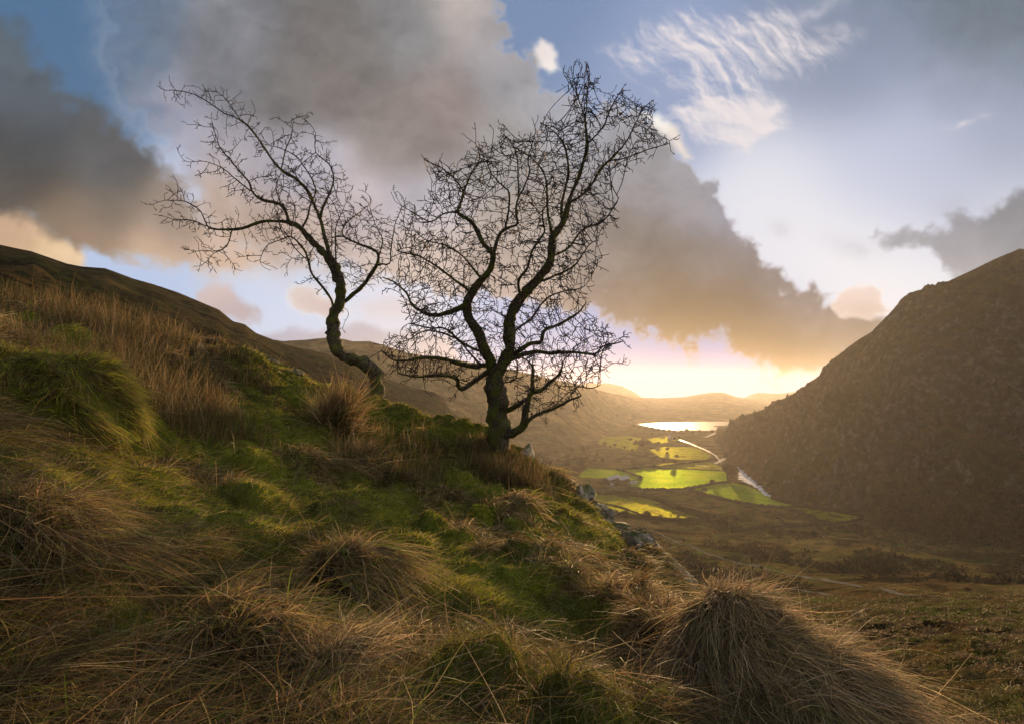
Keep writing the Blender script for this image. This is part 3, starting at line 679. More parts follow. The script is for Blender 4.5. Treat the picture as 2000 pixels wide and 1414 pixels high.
def grow_tree(name, label, base_d, limbs, attract, r_trunk, tip, seed, lumps=None, kill=.115, infl=.62, step=.07, spur_p=.36, group=None, iters=90):
    R = np.random.default_rng(seed)
    pos = []; par = []; fix = []; rmin = []
    def add(p, pa, f): pos.append(np.array(p, float)); par.append(pa); fix.append(f); return len(pos) - 1
    pxn = []                                                    # pixel position of every traced node
    for li, lm in enumerate(limbs):
        pts, ddep = lm[:2]; hint = lm[2] if len(lm) > 2 else (0, 0)
        q = np.array(pts, float)
        P = []
        for i in range(len(q) - 1):
            p0 = q[max(i - 1, 0)]; p1 = q[i]; p2 = q[i + 1]; p3 = q[min(i + 2, len(q) - 1)]
            m = max(2, int(np.linalg.norm(p2 - p1) / 6))
            for j in range(m):
                t = j / m
                P.append(.5 * ((2 * p1) + (p2 - p0) * t + (2 * p0 - 5 * p1 + 4 * p2 - p3) * t * t + (3 * p1 - p0 - 3 * p2 + p3) * t ** 3))
        P.append(q[-1]); P = np.array(P)
        if li == 0: parent = -1; d0 = base_d
        else:
            dist = np.linalg.norm(np.array(pxn) - P[0], axis=1); parent = int(dist.argmin()); d0 = pos[parent][1]
            P = P[1:] if dist[parent] < 8 else P
        L = len(P)
        jit = np.cumsum(R.normal(0, 1, (L, 2)), 0); jit -= np.linspace(0, 1, L)[:, None] * jit[-1]
        for i in range(L):
            t = (i + 1) / L
            d = d0 + ddep * t ** 1.2 + .12 * math.sin(t * 5 + li)
            j = jit[i] * (.55 if li else .15)
            p = at(P[i][0] + j[0], P[i][1] + j[1], d)
            parent = add((p.x, p.y, p.z), parent, True); pxn.append(P[i]); rmin.append(hint[0] * (1 - t) + hint[1] * t)
    ntr = len(pos)
    # grow twigs towards points scattered through the crown
    A = attract(R, np.array(pos), np.array(pxn))
    X = np.array(pos)
    nearest = np.zeros(len(A), int); nd = np.full(len(A), 1e9)
    def upd(i0, i1):
        for s in range(i0, i1, 400):
            B = X[s:min(i1, s + 400)]
            d2 = ((A[:, None] - B[None]) ** 2).sum(-1)
            k = d2.argmin(1); v = d2[np.arange(len(A)), k]
            mm = v < nd
            nearest[mm] = k[mm] + s; nd[mm] = v[mm]
    upd(0, len(X)); alive = nd > kill * kill * .3
    pdir = {}
    nkids = np.zeros(len(X), int)
    for it in range(iters):
        act = alive & (nd < infl * infl)
        if not act.any(): break
        ids = np.where(act)[0]; nn = nearest[ids]
        dv = A[ids] - X[nn]; dv /= np.linalg.norm(dv, axis=1, keepdims=True) + 1e-9
        uq, inv = np.unique(nn, return_inverse=True)
        acc = np.zeros((len(uq), 3)); np.add.at(acc, inv, dv)
        acc /= np.linalg.norm(acc, axis=1, keepdims=True) + 1e-6
        new = []
        for k, u_ in enumerate(uq):
            if nkids[u_] >= 3: 
                continue
            pa = par[u_]
            pd = X[u_] - X[pa] if pa >= 0 else np.zeros(3)
            pd = pd / (np.linalg.norm(pd) + 1e-6)
            v = acc[k] + pd * (.75 if u_ >= ntr else 0.1) + R.normal(0, .15, 3)
            v /= np.linalg.norm(v) + 1e-6
            new.append((X[u_] + v * step * R.uniform(.75, 1.2), u_)); nkids[u_] += 1
        if not new: break
        i0 = len(X)
        X = np.concatenate([X, np.array([q[0] for q in new])]); par += [int(q[1]) for q in new]
        nkids = np.concatenate([nkids, np.zeros(len(new), int)])
        upd(i0, len(X)); alive &= nd > kill * kill
    # young wood grows fairly straight
    par = np.array(par); N = len(X)
    first = np.full(N, -1); cnt_k = np.zeros(N, int)
    for i in range(N - 1, 0, -1):
        if par[i] >= 0: first[par[i]] = i; cnt_k[par[i]] += 1
    mid = np.where((np.arange(N) >= ntr) & (first >= 0))[0]
    for _ in range(4): X[mid] = X[mid] * .45 + (X[par[mid]] + X[first[mid]]) * .275
    # thorny spurs
    hasd = par >= 0
    sp_pos = []; sp_par = []
    cnt = N
    for i in range(N):
        pa = par[i]
        if pa < 0 or (i < ntr and R.random() > .5): continue
        if R.random() < spur_p:
            d = X[i] - X[pa]; d /= np.linalg.norm(d) + 1e-9
            r = R.normal(0, 1, 3); r -= d * r.dot(d); r /= np.linalg.norm(r)
            Ls = R.uniform(.03, .08) if R.random() < .5 else R.uniform(.08, .17)
            g_ = r * .85 + d * .6; g_ /= np.linalg.norm(g_)
            prev = i; q = X[i]; nseg = 1 if Ls < .08 else 3
            for sg in range(nseg):
                q = q + (g_ + R.normal(0, .16, 3)) * Ls / nseg
                sp_pos.append(q); sp_par.append(prev); prev = cnt; cnt += 1
                if R.random() < .75:
                    w_ = R.normal(0, 1, 3); w_ -= g_ * w_.dot(g_); w_ /= np.linalg.norm(w_)
                    sp_pos.append(q + (w_ * .8 + g_ * .5) * R.uniform(.018, .05)); sp_par.append(prev); cnt += 1
    X = np.concatenate([X, np.array(sp_pos)]); par = np.concatenate([par, np.array(sp_par, int)])
    N = len(X)
    # pipe-model radii
    nt = np.zeros(N)
    kids = [[] for _ in range(N)]
    for i in range(N):
        if par[i] >= 0: kids[par[i]].append(i)
    order = np.arange(N)[::-1]                                   # children always come after their parents
    for i in order:
        if not kids[i]: nt[i] = 1
        if par[i] >= 0: nt[par[i]] += nt[i]
    rad = tip * .95 + (r_trunk - tip) * (nt / nt[0]) ** .72
    rad[:ntr] = np.maximum(rad[:ntr], np.array(rmin))
    # chains following the thickest child
    chains = []; stack = [(0, -1)]
    while stack:
        i, pa = stack.pop()
        ch = [pa] if pa >= 0 else []
        while True:
            ch.append(i)
            if not kids[i]: break
            ks = sorted(kids[i], key=lambda k: -nt[k])
            for k in ks[1:]: stack.append((k, i))
            i = ks[0]
        chains.append(ch)
    root = empty(name, X[0]); tag(root, label, 'tree', group)
    TW = .016
    edges = []
    def tube(nm, ids, mat, sides, rr=None, lump=0.0, base_first=False):
        q = X[ids].copy(); r = rad[ids].copy()
        if not base_first and len(ids) > 1: r[0] = min(r[0], r[1] * 1.15)
        # even out the curve a little
        for _ in range(2):
            if len(q) > 2: q[1:-1] = q[1:-1] * .5 + (q[:-2] + q[2:]) * .25; r[1:-1] = r[1:-1] * .4 + (r[:-2] + r[2:]) * .3
        if base_first:
            h = np.linalg.norm(q - q[0], axis=1); r = r * (1 + .75 * np.exp(-h / .13) )
        T = np.gradient(q, axis=0) if len(q) > 1 else np.zeros_like(q)
        T /= np.linalg.norm(T, axis=1, keepdims=True) + 1e-9
        ref = np.array([.2, 1.0, .1]); S1 = np.cross(T, ref); S1 /= np.linalg.norm(S1, axis=1, keepdims=True) + 1e-9; S2 = np.cross(T, S1)
        th = np.arange(sides) * 2 * math.pi / sides
        k = np.arange(len(q))[:, None]
        nzz = fbm(k * .55 + 3 * np.cos(th)[None] * .5, np.sin(th)[None] * 1.5 + k * .08, seed + ids[0] % 997, 4, .6)
        big = fbm(k * .22 + 0 * th[None], np.cos(th)[None] + np.sin(th)[None] * .7 + k * .05, seed + 7 + ids[0] % 97, 3)
        rr_ = r[:, None] * (1 + (.2 + lump) * nzz + (.18 + lump) * big)
        V = q[:, None] + (S1[:, None] * np.cos(th)[None, :, None] + S2[:, None] * np.sin(th)[None, :, None]) * rr_[..., None]
        m = len(q); i = np.arange(m * sides).reshape(m, sides); j = np.roll(i, -1, 1)
        Q = np.stack([i[:-1], j[:-1], j[1:], i[1:]], -1).reshape(-1, 4)
        V = np.concatenate([V.reshape(-1, 3), q[-1:] + T[-1:] * r[-1]]); tp = m * sides
        tr = np.stack([i[-1], j[-1], np.full(sides, tp)], -1)
        return raw_mesh(nm, V, Q, tr, mat, root)
    nl = 0
    for ci, ch in enumerate(chains):
        ids = np.array(ch)
        thick = rad[ids] > TW
        if ci == 0 or (thick[1:].sum() > 7):
            k = int(np.where(thick)[0][-1]) + 1
            k = max(k, 2)
            tube('trunk' if ci == 0 else 'limb', ids[:k + 1], bark, 16 if ci == 0 else 9, lump=(.12 if ci == 0 else .05) if lumps is None else (lumps if ci == 0 else .06), base_first=ci == 0)
            ids = ids[k:]; nl += 1
        for a, b in zip(ids[:-1], ids[1:]): edges.append((a, b))
    E = np.array(edges)
    a = X[E[:, 0]]; b = X[E[:, 1]]; ra = np.minimum(rad[E[:, 0]], rad[E[:, 1]] * 1.25); rb = rad[E[:, 1]]
    T = b - a; Ln = np.linalg.norm(T, axis=1, keepdims=True) + 1e-9; T /= Ln
    ref = np.where(np.abs(T[:, 2:]) > .9, np.array([[1., 0, 0]]), np.array([[0, 0, 1.]]))
    S1 = np.cross(T, ref); S1 /= np.linalg.norm(S1, axis=1, keepdims=True); S2 = np.cross(T, S1)
    b2 = b + T * rb[:, None] * .6
    vs = []
    for c_, r_ in ((a, ra), (b2, rb)):
        for k in range(4):
            t = k * math.pi / 2
            vs.append(c_ + (S1 * math.cos(t) + S2 * math.sin(t)) * r_[:, None])
    V = np.stack(vs, 1).reshape(-1, 3)
    o8 = np.arange(len(E))[:, None] * 8
    Q = np.concatenate([o8 + np.array([[k, (k + 1) % 4, 4 + (k + 1) % 4, 4 + k]]) for k in range(4)] + [o8 + np.array([[4, 5, 6, 7]])])
    tw = raw_mesh('twigs', V, Q, None, twig_mat, root); tag(tw, kind='stuff')
    return root, X, rad, ntr

def poly_sampler(poly, base_d, n, depth, near=0.0, nnear=0, ymax_near=9999, sig=.26, clip=False):
    P = np.array(poly, float)
    def f(R, pos, pxn):
        out = []
        x0, y0 = P.min(0); x1, y1 = P.max(0)
        while len(out) < n:
            x = R.uniform(x0, x1, 4000); y = R.uniform(y0, y1, 4000)
            c = np.zeros(4000, bool)
            for i in range(len(P)):
                ax_, ay_ = P[i]; bx, by = P[i - 1]
                if ay_ != by: c ^= ((ay_ > y) != (by > y)) & (x < (bx - ax_) * (y - ay_) / (by - ay_) + ax_)
            keep = c & (fbm(x / 38, y / 38, 900, 3) > -.25 + R.uniform(-.4, .1, 4000))
            for X_, Y_ in zip(x[keep], y[keep]):
                d = base_d + np.clip(R.normal(0, depth), -1.8 * depth, 1.8 * depth)
                p = at(X_ + R.normal(0, 9), Y_ + R.normal(0, 9), d); out.append((p.x, p.y, p.z))
        out = out[:n]
        if nnear:
            cand = np.where(pxn[:, 1] < ymax_near)[0]
            k = R.choice(cand, nnear)
            Q = pos[k] + R.normal(0, sig, (nnear, 3))
            if clip:
                qx = 1000 + F * Q[:, 0] / Q[:, 1]; qy = HY - F * (Q[:, 2] - EYE) / Q[:, 1]
                c = np.zeros(len(Q), bool)
                for i in range(len(P)):
                    ax_, ay_ = P[i]; bx, by = P[i - 1]
                    if ay_ != by: c ^= ((ay_ > qy) != (by > qy)) & (qx < (bx - ax_) * (qy - ay_) / (by - ay_) + ax_)
                Q = Q[c | (R.random(len(Q)) < .1)]
            out += [tuple(q) for q in Q]
        return np.array(out)
    return f

DM = 9.0
main_limbs = [
    ([(966, 905), (972, 880), (975, 851), (972, 807), (970, 770), (969, 742), (976, 722), (990, 694), (998, 682), (996, 658), (996, 622), (1007, 599), (1022, 578), (1043, 554), (1064, 527), (1076, 507), (1079, 480), (1080, 463), (1100, 436), (1112, 397), (1130, 388), (1154, 364), (1172, 334), (1190, 316), (1220, 310), (1268, 292), (1308, 281)], .5),
    ([(967, 745), (957, 709), (942, 676), (930, 646), (913, 620), (911, 590), (921, 572), (942, 548), (959, 527), (965, 495), (973, 466), (988, 450), (1013, 442), (1007, 421), (1013, 391), (1022, 373), (1035, 340), (1030, 316), (1046, 256)], -.5),
    ([(964, 495), (944, 475), (926, 439), (902, 421), (893, 415), (903, 379), (891, 356), (869, 334), (848, 322), (828, 313)], .6),
    ([(902, 380), (920, 340), (937, 311), (929, 282)], .3),
    ([(893, 415), (869, 418), (839, 433), (800, 412), (786, 404)], .5),
    ([(988, 449), (994, 400), (993, 376), (977, 358), (956, 334), (950, 304)], -.6),
    ([(1012, 385), (1011, 350), (1004, 292), (977, 256)], -.5),
    ([(1185, 318), (1208, 295), (1232, 262), (1256, 214), (1277, 196)], -.5),
    ([(1112, 397), (1124, 364), (1139, 325), (1148, 280), (1145, 244), (1148, 190), (1151, 145), (1145, 121)], .5),
    ([(1145, 246), (1139, 214), (1121, 172), (1108, 155), (1100, 142)], .3),
    ([(1148, 282), (1175, 250), (1190, 214), (1208, 184), (1222, 164)], -.4),
    ([(1079, 463), (1073, 430), (1070, 385), (1068, 355), (1058, 331), (1034, 307), (1018, 300)], .6),
    ([(1096, 432), (1094, 400), (1106, 340), (1100, 292), (1082, 262), (1055, 240)], -.7),
    ([(1079, 500), (1097, 493), (1115, 481), (1127, 460), (1142, 445), (1172, 436), (1190, 418), (1208, 388)], -.6),
    ([(1018, 580), (1012, 550), (1031, 524), (1037, 495), (1050, 472), (1064, 454), (1062, 420), (1070, 395)], -.7),
    ([(985, 704), (1010, 688), (1043, 670), (1061, 669), (1064, 646), (1097, 631), (1130, 612), (1145, 590)], -.5, (.05, .01)),
    ([(983, 712), (1000, 702), (1025, 691), (1046, 685), (1073, 688), (1097, 686), (1126, 688), (1159, 692), (1177, 676), (1203, 672), (1216, 667)], .4, (.045, .01)),
    ([(1160, 692), (1168, 715), (1175, 723), (1200, 709), (1226, 713)], .2),
    ([(912, 597), (892, 605), (871, 614), (844, 618), (826, 611), (805, 596), (799, 578), (773, 554), (748, 542)], .6, (.05, .01)),
    ([(945, 716), (933, 717), (906, 715), (874, 706), (829, 700), (790, 706), (770, 706), (745, 685)], -.6, (.05, .01)),
    ([(958, 720), (942, 732), (921, 747), (902, 761), (892, 753), (897, 741), (871, 732), (840, 733), (814, 736), (777, 727)], -.8, (.05, .01)),
    ([(940, 716), (918, 688), (888, 658), (860, 648), (829, 646), (799, 664)], .5),
    ([(977, 850), (987, 848), (1007, 842), (1025, 830), (1023, 813), (1030, 786), (1034, 765), (1055, 764), (1073, 747), (1093, 729), (1098, 712)], -.5, (.085, .018)),
    ([(1037, 764), (1043, 732), (1040, 712), (1022, 699)], .2, (.045, .012)),
    ([(1024, 828), (1049, 810), (1082, 801), (1105, 786), (1135, 772)], -.6, (.04, .012)),
    ([(1108, 786), (1126, 756), (1150, 758), (1172, 752)], .1),
    ([(973, 806), (993, 802), (1013, 789), (1030, 776)], -.2, (.045, .035)),
    ([(972, 750), (990, 745), (1008, 738), (1012, 712), (1002, 702)], -.4),
    ([(998, 655), (1018, 640), (1040, 625), (1064, 590), (1100, 572), (1140, 560), (1168, 520)], .8),
    ([(945, 690), (905, 670), (870, 640), (840, 640), (800, 632)], -.8),
    ([(921, 572), (880, 540), (850, 520), (815, 500), (775, 490)], -.6),
    ([(942, 548), (905, 500), (870, 480), (835, 470), (800, 445)], .6),
    ([(1043, 554), (1080, 540), (1120, 520), (1150, 480), (1165, 470)], -.7),
]
crown = [(748, 690), (772, 655), (800, 640), (775, 560), (752, 540), (790, 520), (780, 470), (785, 405), (835, 400), (845, 345), (828, 312), (875, 322), (920, 325), (927, 280), (972, 285), (975, 256), (1008, 275), (1046, 255), (1062, 250),
         (1058, 232), (1100, 245), (1125, 190), (1102, 145), (1140, 150), (1146, 122), (1156, 160), (1165, 220), (1220, 164), (1222, 215), (1276, 195), (1265, 235), (1308, 281), (1250, 306), (1200, 335), (1190, 365), (1150, 385), (1150, 425),
         (1208, 388), (1188, 440), (1150, 465), (1168, 520), (1130, 550), (1148, 590), (1140, 620), (1195, 640), (1216, 668), (1175, 700), (1205, 712), (1160, 730), (1110, 735), (1172, 752), (1135, 775), (1080, 806), (1045, 815), (1015, 790), (1000, 740), (950, 740),
         (905, 765), (880, 742), (815, 738), (775, 728)]
grow_tree('bare_hawthorn', 'taller bare hawthorn with a thick mossy double trunk and dense twiggy crown', DM, main_limbs,
          poly_sampler(crown, DM, 8600, .6, nnear=4400, ymax_near=770, sig=.2, clip=True), .19, .0050, 71)

DL = 10.7
left_limbs = [
    ([(738, 775), (736, 758), (735, 740), (733, 727), (720, 714), (697, 708), (672, 695), (655, 670), (652, 645), (649, 625), (654, 610), (665, 596), (667, 575), (666, 556), (656, 536), (646, 506), (617, 476), (598, 457), (577, 438), (538, 432), (508, 434), (473, 447), (448, 449), (414, 447), (379, 432), (337, 429)], .6),
    ([(651, 616), (646, 585), (628, 556), (608, 531), (602, 506), (592, 481), (572, 462), (547, 471), (523, 481), (508, 511)], -.5),
    ([(404, 440), (389, 412), (354, 395), (322, 392)], .1),
    ([(453, 449), (446, 476), (429, 489), (405, 490), (384, 491)], -.2),
    ([(432, 488), (418, 495), (408, 506)], 0),
    ([(646, 508), (636, 466), (622, 422), (602, 377), (577, 350), (548, 335), (523, 303), (498, 268), (473, 239), (438, 224), (399, 197), (369, 182), (331, 177)], .5),
    ([(470, 237), (463, 226), (445, 200), (429, 184), (401, 178)], .2),
    ([(548, 335), (557, 293), (570, 264), (573, 234)], -.4),
    ([(565, 436), (562, 422), (548, 397), (513, 392), (473, 363), (444, 338), (409, 318)], -.6),
    ([(490, 374), (488, 358), (453, 318), (434, 293), (424, 268), (416, 245)], -.1),
    ([(548, 397), (538, 367), (548, 340)], .3),
    ([(625, 428), (630, 410), (642, 387), (652, 362), (646, 328), (617, 298), (617, 264)], -.5),
    ([(652, 362), (656, 378), (660, 360)], .0),
    ([(600, 430), (607, 397), (617, 372), (587, 318), (562, 298), (523, 283)], .4),
    ([(664, 600), (686, 576), (711, 551), (738, 514), (760, 511), (764, 472), (770, 442), (784, 406)], -.5),
    ([(737, 516), (741, 496), (721, 484), (691, 474), (666, 459), (676, 437), (706, 412), (721, 402)], .3),
    ([(741, 498), (746, 466), (731, 437), (722, 404)], .1),
    ([(656, 536), (656, 486), (656, 442), (676, 397)], .5),
    ([(646, 506), (690, 560)][:1] + [(647, 480), (648, 437), (640, 397)], .2),
    ([(602, 510), (580, 490), (562, 462), (538, 442)], .4),
    ([(617, 476), (600, 500), (570, 505), (562, 495)], -.3),
    ([(662, 598), (680, 610), (668, 640), (672, 648)], .2),
]
grow_tree('bare_hawthorn', 'smaller bare hawthorn with a crooked elbow trunk leaning out to the left', DL, left_limbs,
          poly_sampler([(540, 470), (500, 400), (520, 330), (600, 300), (660, 360), (700, 420), (770, 430), (740, 540), (690, 560), (640, 520)], DL, 500, .6, nnear=1600, ymax_near=560, sig=.2), .125, .0046, 33, lumps=.22, kill=.12, spur_p=.5)
# ------------------------------------------------------------------ rocks
stone, n, l, o = new_mat('lichened_rock')
g = n.new('ShaderNodeNewGeometry'); tc = n.new('ShaderNodeTexCoord'); P_ = g.outputs['Position']
rc = ramp_node(n, l, noise_node(n, l, P_, 6, 8, .7, .4).outputs[0], [(.38, (.05, .043, .033)), (.48, (.24, .205, .155)), (.6, (.44, .38, .29))]).outputs[0]
lich = n.new('ShaderNodeMapRange'); lich.inputs[1].default_value = .58; lich.inputs[2].default_value = .66; l.new(noise_node(n, l, P_, 13, 6, .7, 1.0).outputs[0], lich.inputs[0])
rc = mixc(n, l, lich.outputs[0], rc, (.62, .57, .46))
sx = n.new('ShaderNodeSeparateXYZ'); l.new(g.outputs['Normal'], sx.inputs[0])
mo = noise_node(n, l, P_, 5, 6, .65); ad = n.new('ShaderNodeMath'); ad.operation = 'MULTIPLY_ADD'; ad.inputs[1].default_value = 1.1; l.new(mo.outputs[0], ad.inputs[0]); l.new(sx.outputs[2], ad.inputs[2])
mr = n.new('ShaderNodeMapRange'); mr.inputs[1].default_value = 1.2; mr.inputs[2].default_value = 1.4; l.new(ad.outputs[0], mr.inputs[0])
rc = mixc(n, l, mr.outputs[0], rc, ramp_node(n, l, noise_node(n, l, P_, 50, 4, .6).outputs[0], [(.3, (.05, .06, .01)), (.7, (.11, .12, .015))]).outputs[0])
bs = n.new('ShaderNodeBsdfPrincipled'); l.new(rc, bs.inputs['Base Color']); bs.inputs['Roughness'].default_value = .8
bu = n.new('ShaderNodeBump'); bu.inputs['Strength'].default_value = 1.0; bu.inputs['Distance'].default_value = .03; l.new(noise_node(n, l, P_, 22, 9, .75).outputs[0], bu.inputs['Height'])
l.new(bu.outputs[0], bs.inputs['Normal']); l.new(bs.outputs[0], o.inputs[0])

bm = bmesh.new(); bmesh.ops.create_icosphere(bm, subdivisions=5, radius=1); bm.verts.ensure_lookup_table()
ICO_V = np.array([v.co[:] for v in bm.verts]); ICO_F = np.array([[v.index for v in f.verts] for f in bm.faces]); bm.free()

def rock(name, p, size, seed, label, cat='rock', group=None, mat=None, cuts=14, rough=.1, tilt=0.0):
    R = np.random.default_rng(seed)
    V = ICO_V.copy()
    for _ in range(cuts):
        nr = R.normal(0, 1, 3); nr /= np.linalg.norm(nr); h = R.uniform(.45, .85)
        k = V @ nr - h; V = V - np.where(k > 0, k, 0)[:, None] * nr * .92
    a = fbm(V[:, 0] * 2.3 + V[:, 2] * 1.7, V[:, 1] * 2.3 - V[:, 2] * 1.1, seed, 6, .58)
    V = V * (1 + rough * a)[:, None]
    an = R.uniform(0, 6.28); c_, s_ = math.cos(an), math.sin(an)
    V = np.stack([V[:, 0] * c_ - V[:, 1] * s_, V[:, 0] * s_ + V[:, 1] * c_, V[:, 2]], -1) * np.array(size)
    ct, st_ = math.cos(tilt), math.sin(tilt)
    V = np.stack([V[:, 0] * ct + V[:, 2] * st_, V[:, 1], -V[:, 0] * st_ + V[:, 2] * ct], -1) + np.array(p)
    return tag(raw_mesh(name, V, tris=ICO_F, mat=mat or stone, loc=tuple(p)), label, cat, group)

ED = 'rocks on the edge of the slope'
rock('rock', at(1258, 1074, 7.35), (.46, .34, .27), 3, 'upper slab of grey rock with pale lichen sloping down the edge of the hillside', group=ED, rough=.17, tilt=.95)
rock('rock', at(1304, 1108, 6.95), (.42, .32, .24), 8, 'lower slab of grey rock with dark cracks continuing the lichened slab', group=ED, rough=.19, tilt=.75)
rock('rock', at(1268, 1142, 7.0), (.2, .22, .14), 14, 'small half buried stone with moss on top below the two lichened slabs', group=ED, rough=.14)
rock('rock', at(1138, 972, 9.3), (.24, .3, .24), 21, 'uppermost dark crag of three stepping down the slope edge', group=ED, rough=.2)
rock('rock', at(1163, 992, 9.2), (.24, .3, .2), 22, 'middle dark crag of three with white lichen on the slope edge', group=ED, rough=.2)
rock('rock', at(1186, 1010, 9.1), (.2, .25, .16), 23, 'lowest dark crag of three on the slope edge', group=ED, rough=.2)
rock('rock', at(1212, 1026, 9.0), (.2, .2, .07), 25, 'flat pale slab of rock just below the three dark crags', group=ED, rough=.12)
rock('boulder', at(1026, 893, 9.75), (.26, .3, .27), 31, 'rounded grey boulder right behind the base of the thick hawthorn', cat='boulder', rough=.08)
rock('boulder', at(748, 790, 10.75), (.16, .18, .15), 37, 'mossy boulder at the foot of the crooked hawthorn', cat='boulder', rough=.08)
rock('stone', at(600, 796, 8.8), (.2, .2, .085), 43, 'flat dark stone in the grass beside the orange rush tuft', cat='stone', rough=.1)
rock('stone', at(664, 826, 8.3), (.09, .1, .07), 47, 'small pale stone under the orange rush tuft', cat='stone', rough=.1)
rock('stone', at(512, 706, 9.4), (.2, .16, .07), 53, 'wide low stone on the skyline of the grassy crest', cat='stone', rough=.12)
rock('stone', at(536, 708, 9.5), (.09, .1, .08), 59, 'small pale upright stone beside the wide low stone', cat='stone', rough=.1)
rock('stone', at(578, 728, 9.7), (.14, .16, .09), 61, 'dark stone on the crest nearest the crooked hawthorn', cat='stone', rough=.12)
rock('stone', at(392, 690, 8.5), (.17, .2, .16), 67, 'weathered brown boulder half hidden behind the rushes', cat='stone', rough=.1)

# ------------------------------------------------------------------ grass
grass = blade_mat('grass_blades', .42, .55, .12)
def hcol(R, N, mix):
    """one colour per blade from a weighted list"""
    w = np.array([m[0] for m in mix], float); C = np.array([m[1] for m in mix]); k = R.choice(len(mix), N, p=w / w.sum())
    return C[k] * R.uniform(.65, 1.35, (N, 1)) * (1 + R.normal(0, .06, (N, 3)))
STRAW = (.40, .30, .155); TAN = (.25, .175, .085); BROWN = (.12, .08, .040); GREYB = (.20, .17, .12); OLIVE = (.21, .19, .05); GREEN = (.17, .22, .035); MOSS = (.36, .35, .04); RUST = (.20, .11, .04)

def blades(root, d0, bend, L, W, colr, S=4, R=rng, kink=0.0):
    N = len(root); t = np.linspace(0, 1, S + 1)[None, :, None]
    d0 = d0 / (np.linalg.norm(d0, axis=1, keepdims=True) + 1e-9)
    C = root[:, None] + L[:, None, None] * (d0[:, None] * (t - .18 * t * t) + bend[:, None] * t * t)
    wob = R.normal(0, .075, (N, 1, 3)) * np.sin(t * 6 + R.uniform(0, 6, (N, 1, 1))) * L[:, None, None]
    C = C + wob * t
    if kink:                                                  # broken and folded blades
        kv = R.normal(0, .75, (N, 1, 3)) * (R.random((N, 1, 1)) < kink); kv[..., 2] -= .35 * (kv[..., 0] != 0)
        C = C + kv * np.clip(t - R.uniform(.25, .7, (N, 1, 1)), 0, 1) * L[:, None, None]
    side = np.cross(d0, R.normal(0, 1, (N, 3))); side /= np.linalg.norm(side, axis=1, keepdims=True) + 1e-9
    w = (W[:, None] * (1 - np.linspace(0, 1, S + 1)[None] ** 1.6 * .85) * .5)[..., None]
    V = np.stack([C - side[:, None] * w, C + side[:, None] * w], 2)
    b = np.arange(N)[:, None, None] * (2 * (S + 1)) + np.arange(S)[None, :, None] * 2
    Q = b + np.array([0, 1, 3, 2])[None, None]
    return V.reshape(-1, 3), Q.reshape(-1, 4), np.repeat(colr, 2 * (S + 1), 0)

def blade_object(name, parts, label=None, cat=None, kind=None, parent=None, loc=None):
    vs, qs, cs = [], [], []; o = 0
    for v, q, c in parts: vs.append(v); qs.append(q + o); cs.append(c); o += len(v)
    ob = raw_mesh(name, np.concatenate(vs), np.concatenate(qs), None, grass, parent, True, np.concatenate(cs), loc)
    return tag(ob, label, cat, kind=kind)

def slope_dir(x, y):
    e = .08
    gx_ = (hill_z(x + e, y, False) - hill_z(x - e, y, False)) / (2 * e); gy_ = (hill_z(x, y + e, False) - hill_z(x, y - e, False)) / (2 * e)
    nrm = np.stack([-gx_, -gy_, np.ones_like(gx_)], -1); nrm /= np.linalg.norm(nrm, axis=-1, keepdims=True)
    dn = np.stack([-gx_, -gy_, -(gx_ ** 2 + gy_ ** 2)], -1); dn /= np.linalg.norm(dn, axis=-1, keepdims=True) + 1e-6
    return nrm, dn

def scatter_px(N, d0, d1, u0=-1.25, u1=.75, R=rng):
    u = R.uniform(u0, u1, N); d = np.exp(R.uniform(math.log(d0), math.log(d1), N))
    return u * d, d

def pxy(x, y):
    z = hill_z(x, y, False)
    return 1000 + F * x / y, HY - F * (z - EYE) / y

def greenness(x, y):
    """1 where the turf is short and mossy, 0 where long dead grass covers it"""
    px, py = pxy(x, y)
    g_ = fbm(x * 1.1, y * 1.1, 810, 5) * 1.25 + .34 - .3 * smooth(980, 1120, py)
    crest = np.clip(1 - np.abs(py - (690 + (px - 450) * .30)) / 120, 0, 1) * (px > 430)
    g_ = g_ + crest * 1.1 - smooth(1050, 1300, py) * .25 + np.exp(-((px - 430) / 280) ** 2 - ((py - 930) / 110) ** 2) * .7 + np.exp(-((px - 1040) / 130) ** 2 - ((py - 1210) / 80) ** 2) * .7 \
        + np.exp(-((px - 900) / 170) ** 2 - ((py - 1120) / 70) ** 2) * .45 + np.exp(-((px - 1150) / 90) ** 2 - ((py - 1040) / 60) ** 2) * .8 - np.exp(-((px - 200) / 260) ** 2 - ((py - 760) / 100) ** 2) * .8
    return smooth(-.25, .55, g_)

R5 = np.random.default_rng(501)
# short mossy turf
N = 330000
x, y = scatter_px(N, .9, 12.5, -1.3, .72, R5)
gr = greenness(x, y)
keep = R5.random(N) < .5 + .5 * gr
x, y, gr = x[keep], y[keep], gr[keep]; N = len(x)
nrm, dn = slope_dir(x, y)
cl = fbm(x * 5, y * 5, 830, 3); hgt = np.clip(.75 + cl * .6, .25, 1.6)
L = R5.uniform(.04, .12, N) * hgt * (1 + .02 * y) * (.8 + .6 * R5.random(N))
root = np.stack([x, y, hill_z(x, y) - .008], -1)
d0 = nrm + R5.normal(0, .42, (N, 3)) + dn * .25
bend = dn * R5.uniform(0, .5, (N, 1)) + np.array([0, 0, -.25])
hue = fbm(x * 1.6, y * 1.6, 840, 3)[:, None]
cG = hcol(R5, N, [(4, MOSS), (3, GREEN), (2, OLIVE), (1.6, TAN), (.8, STRAW)]); cB = hcol(R5, N, [(3, OLIVE), (2, TAN), (2, BROWN), (1, GREEN)])
cc = np.where(R5.random((N, 1)) < .15 + .85 * gr[:, None], cG, cB) * (1 + .35 * hue)
